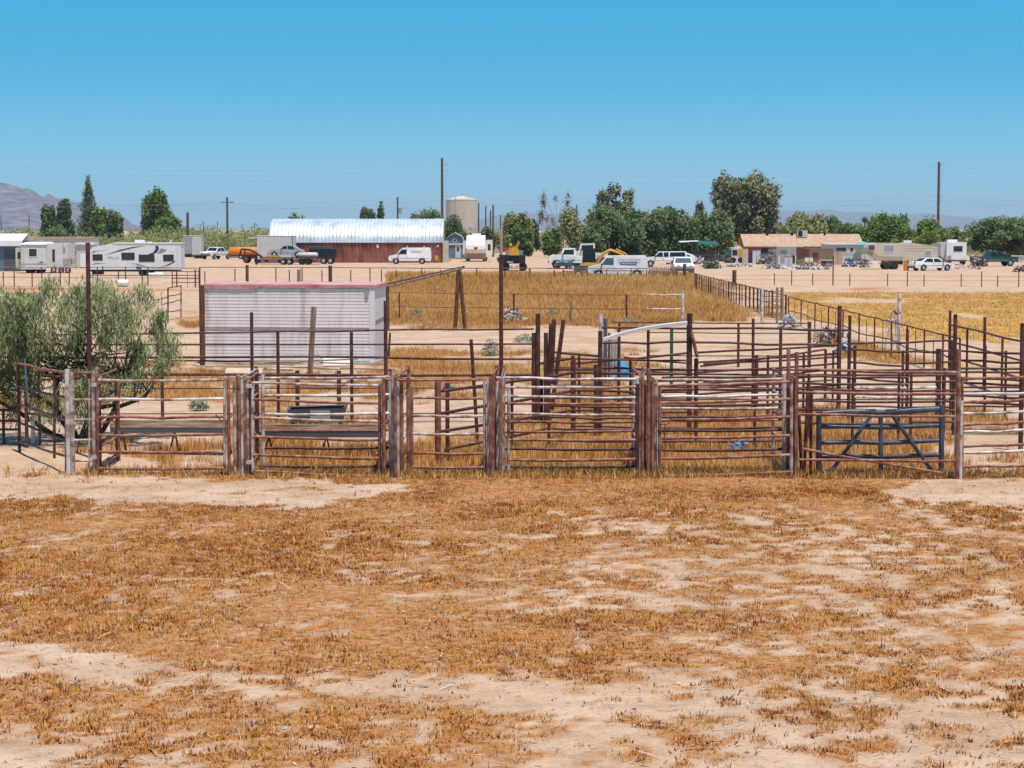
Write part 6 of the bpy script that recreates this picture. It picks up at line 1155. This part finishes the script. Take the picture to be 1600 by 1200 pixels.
t, w, h = boxtrailer('camper_shell', 'white camper trailer with a dark rear window behind the pickups', 998, 1033, 381, 409, 'white', 3.0, cat='camper'); sidewin(t, -.25, .85, h - 1.5, h - .75, 0, 'glass', 'window', 'grey'); MB().box(-.1, .5, 1, 2, h + .07, h + .3).build('roof_vent', 'white', t); m = MB(); m.tube([(w / 2 - .35, -.05, .7), (w / 2 - .35, -.05, h)], .02, 5); m.tube([(w / 2 - .1, -.05, .7), (w / 2 - .1, -.05, h)], .02, 5); m.build('ladder', 'lightgrey', t)
# right-hand trailers
g = G(1384, 421); s = ppm(g.y); t = thing('fifth_wheel', 'tan fifth-wheel trailer with overhanging nose at the right', 'trailer', g); k = 1 / s
pr = [(-14 * k, 1.0), (27 * k, 1.0), (27 * k, 2.7), (22 * k, 3.0), (-26 * k, 3.05), (-30 * k, 2.5), (-30 * k, 1.75), (-16 * k, 1.65)]
m = MB(); m.poly([(x, 0, z) for x, z in pr] + [(x, 2.4, z) for x, z in pr], [tuple(range(8)), tuple(range(15, 7, -1))] + [((i + 1) % 8, i, 8 + i, 8 + (i + 1) % 8) for i in range(8)]); m.build('body', 'cream', t)
MB().poly([(-29 * k, -.01, 1.76), (-14 * k, -.01, 1.05), (26 * k, -.01, 1.05), (26 * k, -.01, 1.45), (-10 * k, -.01, 1.5), (-24 * k, -.01, 2.1), (-29 * k, -.01, 2.1)], [tuple(range(7))]).build('tan_band', 'tan', t)
sidewin(t, -4 * k, 12 * k, 1.95, 2.75, 0, 'grey', 'window', 'white'); sidewin(t, -27 * k, -17 * k, 2.2, 2.75, 0, 'block_brown', 'window', 'white'); MB().box(-34 * k, -18 * k, -.5, 0, 2.85, 2.95).build('awning', 'white', t); MB().box(-2 * k, 27 * k, .1, 2.3, .55, 1.0).build('chassis', 'junk', t)
for x in (2, 14): wheel(t, x * k, .1, .4); wheel(t, x * k, 2.2, .4)
g = G(1436, 416); s = ppm(g.y); k = 1 / s; t = thing('travel_trailer', 'tan ribbed travel trailer behind the white sedan', 'trailer', g)
pr = [(-28 * k, .6), (29 * k, .6), (29 * k, 2.3), (24 * k, 2.55), (-20 * k, 2.95), (-28 * k, 2.85)]; m = MB(); m.poly([(x, 0, z) for x, z in pr] + [(x, 2.4, z) for x, z in pr], [tuple(range(6)), tuple(range(11, 5, -1))] + [((i + 1) % 6, i, 6 + i, 6 + (i + 1) % 6) for i in range(6)]); m.build('body', 'cream', t)
for z in (2.5, 2.2, 1.9): MB().box(-28 * k, 28 * k, -.015, 0, z, z + .04).build('rib', 'tan', t)
sidewin(t, 9 * k, 19 * k, 1.3, 1.95, 0, 'grey', 'window', 'white'); MB().box(-22 * k, -10 * k, .8, 1.6, 2.9, 3.2).build('air_conditioner', 'white', t)
for x in (4, 14): wheel(t, x * k, .1, .36)
g = G(1491, 414); s = ppm(g.y); k = 1 / s; t = thing('motorhome', 'white motorhome seen from its rear corner at the right', 'motorhome', g); MB().box(-12 * k, 19 * k, 0, 6, .5, 2.9).build('body', 'white', t); MB().box(-20 * k, -12 * k, .6, 6.4, .6, 2.75).build('side', 'lightgrey', t); sidewin(t, -.1, 1.0, 1.75, 2.4, 0, 'glass', 'window', 'grey'); MB().box(-8 * k, 7 * k, 1, 2.2, 2.9, 3.25).build('air_conditioner', 'white', t); MB().box(-12 * k, 19 * k, -.12, 0, .45, .65).build('bumper', 'darkgrey', t); MB().box(-.9, -.4, -.03, 0, .7, 1.2).build('panel', 'grey', t)
for x in (-8, 14): wheel(t, x * k, .4, .38)
g = G(1344, 412); s = ppm(g.y); k = 1 / s; t = thing('mobile_home', 'long white mobile home behind the junk at right', 'house', g); MB().box(-55 * k, 50 * k, 0, 3.5, .3, 2.55).build('wall', 'lightgrey', t); MB().box(-56 * k, 51 * k, -.2, 3.7, 2.55, 2.68).build('roof', 'white', t); sidewin(t, -38 * k, -22 * k, 1.6, 2.15, 0, 'glass', 'window', 'white'); sidewin(t, -16 * k, -11 * k, 1.6, 2.1, 0, 'glass', 'window', 'white'); MB().box(-55 * k, 50 * k, -.02, 0, 1.2, 1.26).build('trim', 'grey', t)
t = thing('umbrella', 'turquoise parasol above the white mobile home', 'umbrella', G(1345, 412) + Vector((0, -1.2, 0))); m = MB(); m.tube([(0, 0, 0), (0, 0, 2.9)], .03, 6); m.build('pole', 'white', t); m = MB(); m.tube([(0, 0, 2.55), (0, 0, 2.75), (0, 0, 2.98)], [1.15, .75, .05], 12); paint('turquoise', (.12, .45, .45), .6); m.build('canopy', 'turquoise', t)
# junk in front of the house
def junkbox(name, label, cat, x0, x1, yt, by, mat, d=.8, extra=None, yaw=0.0):
    g, w, h, s = span(x0, x1, yt, by); t = thing(name, label, cat, g, yaw); MB().box(-w / 2, w / 2, 0, d, 0, h).build('body', mat, t)
    if extra: extra(t, w, h)
    return t
junkbox('scrap_shed', 'ragged white panel shed in the junk yard', 'shed', 1216, 1244, 386, 414, 'offwhite', 2.5, lambda t, w, h: (MB().box(.5, 1.0, -.04, 0, .2, 1.2).build('opening', 'black', t), MB().box(-w / 2 - .2, w / 2 + .9, -.3, 2.6, h, h + .08).build('roof', 'lightgrey', t), MB().box(-.9, -.1, -.05, 0, .3, 1.9).build('door', 'grey', t)))
junkbox('scrap_shed', 'brown plywood shed right of the ragged white one', 'shed', 1268, 1301, 389, 413, 'tan', 2.2, lambda t, w, h: (MB().box(-w / 2 - .8, w / 2 + .2, -.4, 2.4, h, h + .07).build('roof', 'block_brown', t), MB().box(-w / 2 + .15, -w / 2 + .9, -.04, 0, 0, 1.5).build('door', 'brick_wall', t)))
junkbox('truck_camper', 'pale camper top propped up between the junk sheds', 'camper', 1246, 1268, 387, 400, 'rv_white', 1.4, lambda t, w, h: MB().box(-.7, .7, -.03, 0, h * .3, h * .75).build('window', 'glass_blue', t)).location.z = .9
junkbox('cabinet', 'low junk table under the propped camper top', 'table', 1246, 1268, 405, 414, 'block_brown', 1.3)
junkbox('bread_truck', 'white and yellow panel truck front in the junk yard', 'truck', 1143, 1160, 387, 411, 'offwhite', 3.5, lambda t, w, h: (MB().box(.15, w / 2, -.03, 0, .9, h - .2).build('yellow_panel', 'yellow', t), MB().box(-w / 2 + .1, .05, -.03, 0, h * .5, h * .85).build('windscreen', 'glass', t), wheel(t, -.5, .1, .4), wheel(t, .5, .1, .4)))
junkbox('sheet_stack', 'leaning pale boards beside the yellow panel truck', 'boards', 1160, 1169, 389, 414, 'plywood', .3)
junkbox('cabinet', 'dark blue cabinet in the junk yard', 'cabinet', 1168, 1180, 395, 411, 'navy', .6)
junkbox('machine', 'dark machine part left of the ragged white shed', 'machine', 1200, 1214, 390, 413, 'junk', .8)
junkbox('cabinet', 'old grey appliance left of the yellow panel truck', 'appliance', 1124, 1134, 388, 408, 'lightgrey', .7)
junkbox('cabinet', 'orange wooden cabinet under the tan fifth wheel', 'cabinet', 1413, 1420, 407, 423, 'orange', .5)
junkbox('cabinet', 'white door panel leaning left of the tan fifth wheel', 'door', 1363, 1372, 404, 418, 'white', .1)
junkbox('work_table', 'white frame table of scrap at the right of the junk yard', 'table', 1284, 1302, 407, 417, 'junk', .8, lambda t, w, h: MB().box(-w / 2 - .1, w / 2 + .1, -.1, .9, h, h + .06).build('top', 'white', t))
def heap(label, x0, x1, yt, by, mat, seed, n=90, cat='scrap'):
    g, w, h, s = span(x0, x1, yt, by); rg = np.random.default_rng(seed); t = thing('scrap_heap', label, cat, g, 0, 'scrap heaps in the far yard'); Pn = bush_points(0, 0, 1, 1, n, rg); Pn[:, 0] *= w; Pn[:, 1] *= 1.6; Pn[:, 2] *= h
    v = leaf_quads(Pn, min(.4, .18 + w * .03), rg, .9, 0, 1.0); link('pile', np_mesh('pile', v, 4, np.arange(len(v)), mat), t)
for k, (x0, x1, yt, by, mt, lab) in enumerate([(1176, 1188, 391, 413, 'offwhite', 'old white refrigerator right of the dark blue cabinet'), (1188, 1199, 396, 412, 'steelblue', 'steel-blue locker among the junk'), (1206, 1217, 387, 410, 'block_brown', 'tall brown cupboard left of the ragged shed'), (1302, 1316, 392, 414, 'tan', 'tan crate stack left of the blue tarp'), (1258, 1270, 402, 416, 'white', 'white chest freezer before the plywood shed'), (1226, 1238, 401, 417, 'lightgrey', 'pale sheet-metal panel leaning on the ragged shed'), (1134, 1143, 392, 411, 'teal', 'teal cabinet left of the yellow panel truck'), (1346, 1356, 396, 415, 'cream', 'cream cupboard left of the fifth-wheel nose')]):
    junkbox('cabinet', lab, 'cabinet', x0, x1, yt, by, mt, .7, lambda t, w, h: (MB().box(-w / 2 - .03, w / 2 + .03, -.03, .73, h, h + .05).build('top', 'darkgrey', t), MB().box(-.015, .015, -.02, 0, .1, h - .1).build('door_gap', 'black', t)), R.uniform(-.15, .15))
heap('brown tarp heap in front of the junk sheds', 1245, 1282, 408, 417, 'tan', 1); heap('white sheeting spread on the dirt in front of the junk sheds', 1230, 1300, 416, 421, 'tarp', 2, 140); heap('white rubble left of the ragged shed', 1188, 1232, 412, 420, 'tarp', 3, 120); heap('blue tarp heap before the white mobile home', 1312, 1342, 404, 417, 'tarp_blue', 4, 120)
heap('dark clutter beside the dark blue cabinet', 1180, 1202, 398, 413, 'junk', 5, 110); heap('clutter around the yellow panel truck', 1128, 1146, 396, 411, 'junk', 6, 100); heap('pale litter left of the junk yard', 1130, 1182, 413, 417, 'tarp', 7, 90); heap('reddish clutter right of the blue tarp heap', 1338, 1362, 404, 418, 'junk', 8, 90); heap('dark red scrap at the right edge of the dirt', 1580, 1612, 414, 425, 'junk', 9, 120); heap('clutter before the green pickup', 1512, 1545, 402, 417, 'junk', 10, 120); heap('low brush on the dirt left of the junk yard', 1096, 1128, 405, 420, 'leaf_sage', 11, 200); heap('grey-white rubble under the shade canopy', 1074, 1104, 401, 413, 'tarp', 12, 90); heap('clutter left of the motorhome', 1466, 1478, 400, 415, 'junk', 14, 60); heap('dirt mound before the motorhome', 1480, 1540, 413, 421, 'stone', 15, 30)
fence('green_panel', 'pale green steel panels at the right edge beyond the pickup', 'panel', Plane((1578, 411), (1612, 411)), [(1580, 398, None, .05, 'leaf_sage'), (1612, 398)], [(1580, y, 1612, y, .06, 'offwhite') for y in (400, 403, 406, 409)])
t = thing('white_sheet', 'white sheet lying on the dirt before the shade canopy', 'sheet', G(1104, 415)); MB().obox((0, 0, .2), (1.0, 0, .12), (0, .8, 0), (0, 0, .02)).build('panel', 'white', t)

# ------------------------------------------------------------------ poles and wires
def pole(label, px, yt, Y, r, arm=None, mat='wood_pole', extra=None):
    s = ppm(Y); b = at(px, 372, Y); h = 4.6 + (358 - yt) / s; t = thing('utility_pole', label, 'pole', (b.x, Y, 0)); m = MB(); m.tube([(0, 0, -.3), (0, 0, h)], [r, r * .75], 10); m.build('shaft', mat, t)
    for (y, wpx) in arm or (): z = 4.6 + (358 - y) / s; MB().box(-wpx / 2 / s, wpx / 2 / s, -.08, .08, z - .08, z + .08).build('crossarm', mat, t)
    if extra: extra(t, s)
    return t
def ins(t, s):
    for y in (258, 266.5, 276, 307, 314):
        z = 4.6 + (358 - y) / s; m = MB(); m.tube([(.1, 0, z), (1.3, 0, z + .12)], .05, 5); m.build('insulator', 'grey', t)
pole('tall dark utility pole rising behind the arched roof', 691, 248, 420, .30, extra=ins); pole('tall dark utility pole standing at the right', 1465.5, 254, 420, .32, extra=ins)
pole('crossarm utility pole left of the arched roof', 355.5, 308.5, 375, .22, ((316.5, 20),))
def trafo(t, s):
    z = 4.6 + (358 - 330) / s; m = MB(); m.tube([(.55, -.2, z - .5), (.55, -.2, z + .6)], .32, 10); m.build('transformer', 'grey', t); MB().box(-.5, 1.4, -.1, .1, z + .5, z + .62).build('bracket', 'grey', t)
pole('pole with a transformer behind the arched roof', 621.5, 308, 400, .2, extra=trafo); pole('short thick brown pole beside the green trees', 293.5, 332, 345, .28)
pole('slim pole just right of the water tank', 748, 317, 520, .22); pole('slim reddish pole right of the water tank', 759, 322, 500, .2); pole('short slim pole right of the water tank', 766.5, 329, 520, .22); pole('dark pole standing by the front-facing fifth wheel', 770.5, 320, 345, .17); pole('faint thin pole before the palo verde', 782, 336, 480, .16)
pole('double-crossarm pole half hidden in the sparse eucalyptus', 941, 303, 345, .26, ((305.5, 22), (311.5, 14)))
pole('thin bare pole left of the double-crossarm pole', 901, 320, 400, .14)
for (px, yt, wh) in ((46, 336, 'second from left, before the mountain'), (66, 338, 'just left of the dark trees'), (2, 336, 'at the left edge'), (425, 349, 'just left of the arched roof'), (398, 348, 'between crossarm pole and arched roof'), (340, 346, 'just left of the crossarm pole'), (318, 345, 'right of the short brown pole')): pole('tiny far skyline pole ' + wh, px, yt, 900, .22)['group'] = 'far poles on the left skyline'
def wire(label, pts, Y, sag, group):
    m = MB(); out = []
    for (x0, y0), (x1, y1) in zip(pts[:-1], pts[1:]):
        for k in range(14): u = k / 14; out.append(at(x0 + (x1 - x0) * u, y0 + (y1 - y0) * u + sag * 4 * u * (1 - u), Y))
    out.append(at(*pts[-1], Y)); m.tube(out, .02, 4); tag(m.build('power_line', 'grey'), label, 'wire', group)
for k, y in enumerate((257, 265.5, 275)): wire(('highest', 'second highest', 'third highest')[k] + ' thin grey power line strung between the two tall poles', [(-700, y - 10), (-83, y - 2), (691, y), (1465, y + 4), (2240, y)], 420, 10, 'upper power lines')
for k, y in enumerate((306, 313)): wire(('upper', 'lower')[k] + ' of the two low grey cables strung between the tall poles', [(-700, y), (-83, y + 2), (691, y), (1465, y), (2240, y)], 420, 14, 'lower power cables')
wire('thin wire running to the crossarm pole', [(-200, 312), (355, 316), (621, 322), (941, 305), (1260, 318), (1700, 312)], 372, 8, 'yard wires')

# ------------------------------------------------------------------ the air
hz = MB(); hz.box(-24500, 24500, -400, 24500, -1.5, 262); h_o = hz.build('haze', 'white'); h_o.data.materials.clear()
hm = bpy.data.materials.new('haze_air'); hm.use_nodes = True; n_ = hm.node_tree; n_.nodes.clear(); ho = n_.nodes.new('ShaderNodeOutputMaterial'); hv = n_.nodes.new('ShaderNodeVolumePrincipled')
hv.inputs['Color'].default_value = (.70, .88, 1.0, 1); hv.inputs['Density'].default_value = 7.5e-5; hv.inputs['Anisotropy'].default_value = 0.0
n_.links.new(hv.outputs[0], ho.inputs['Volume']); h_o.data.materials.append(hm); tag(h_o, 'thin blue desert haze', kind='stuff'); h_o.visible_shadow = True
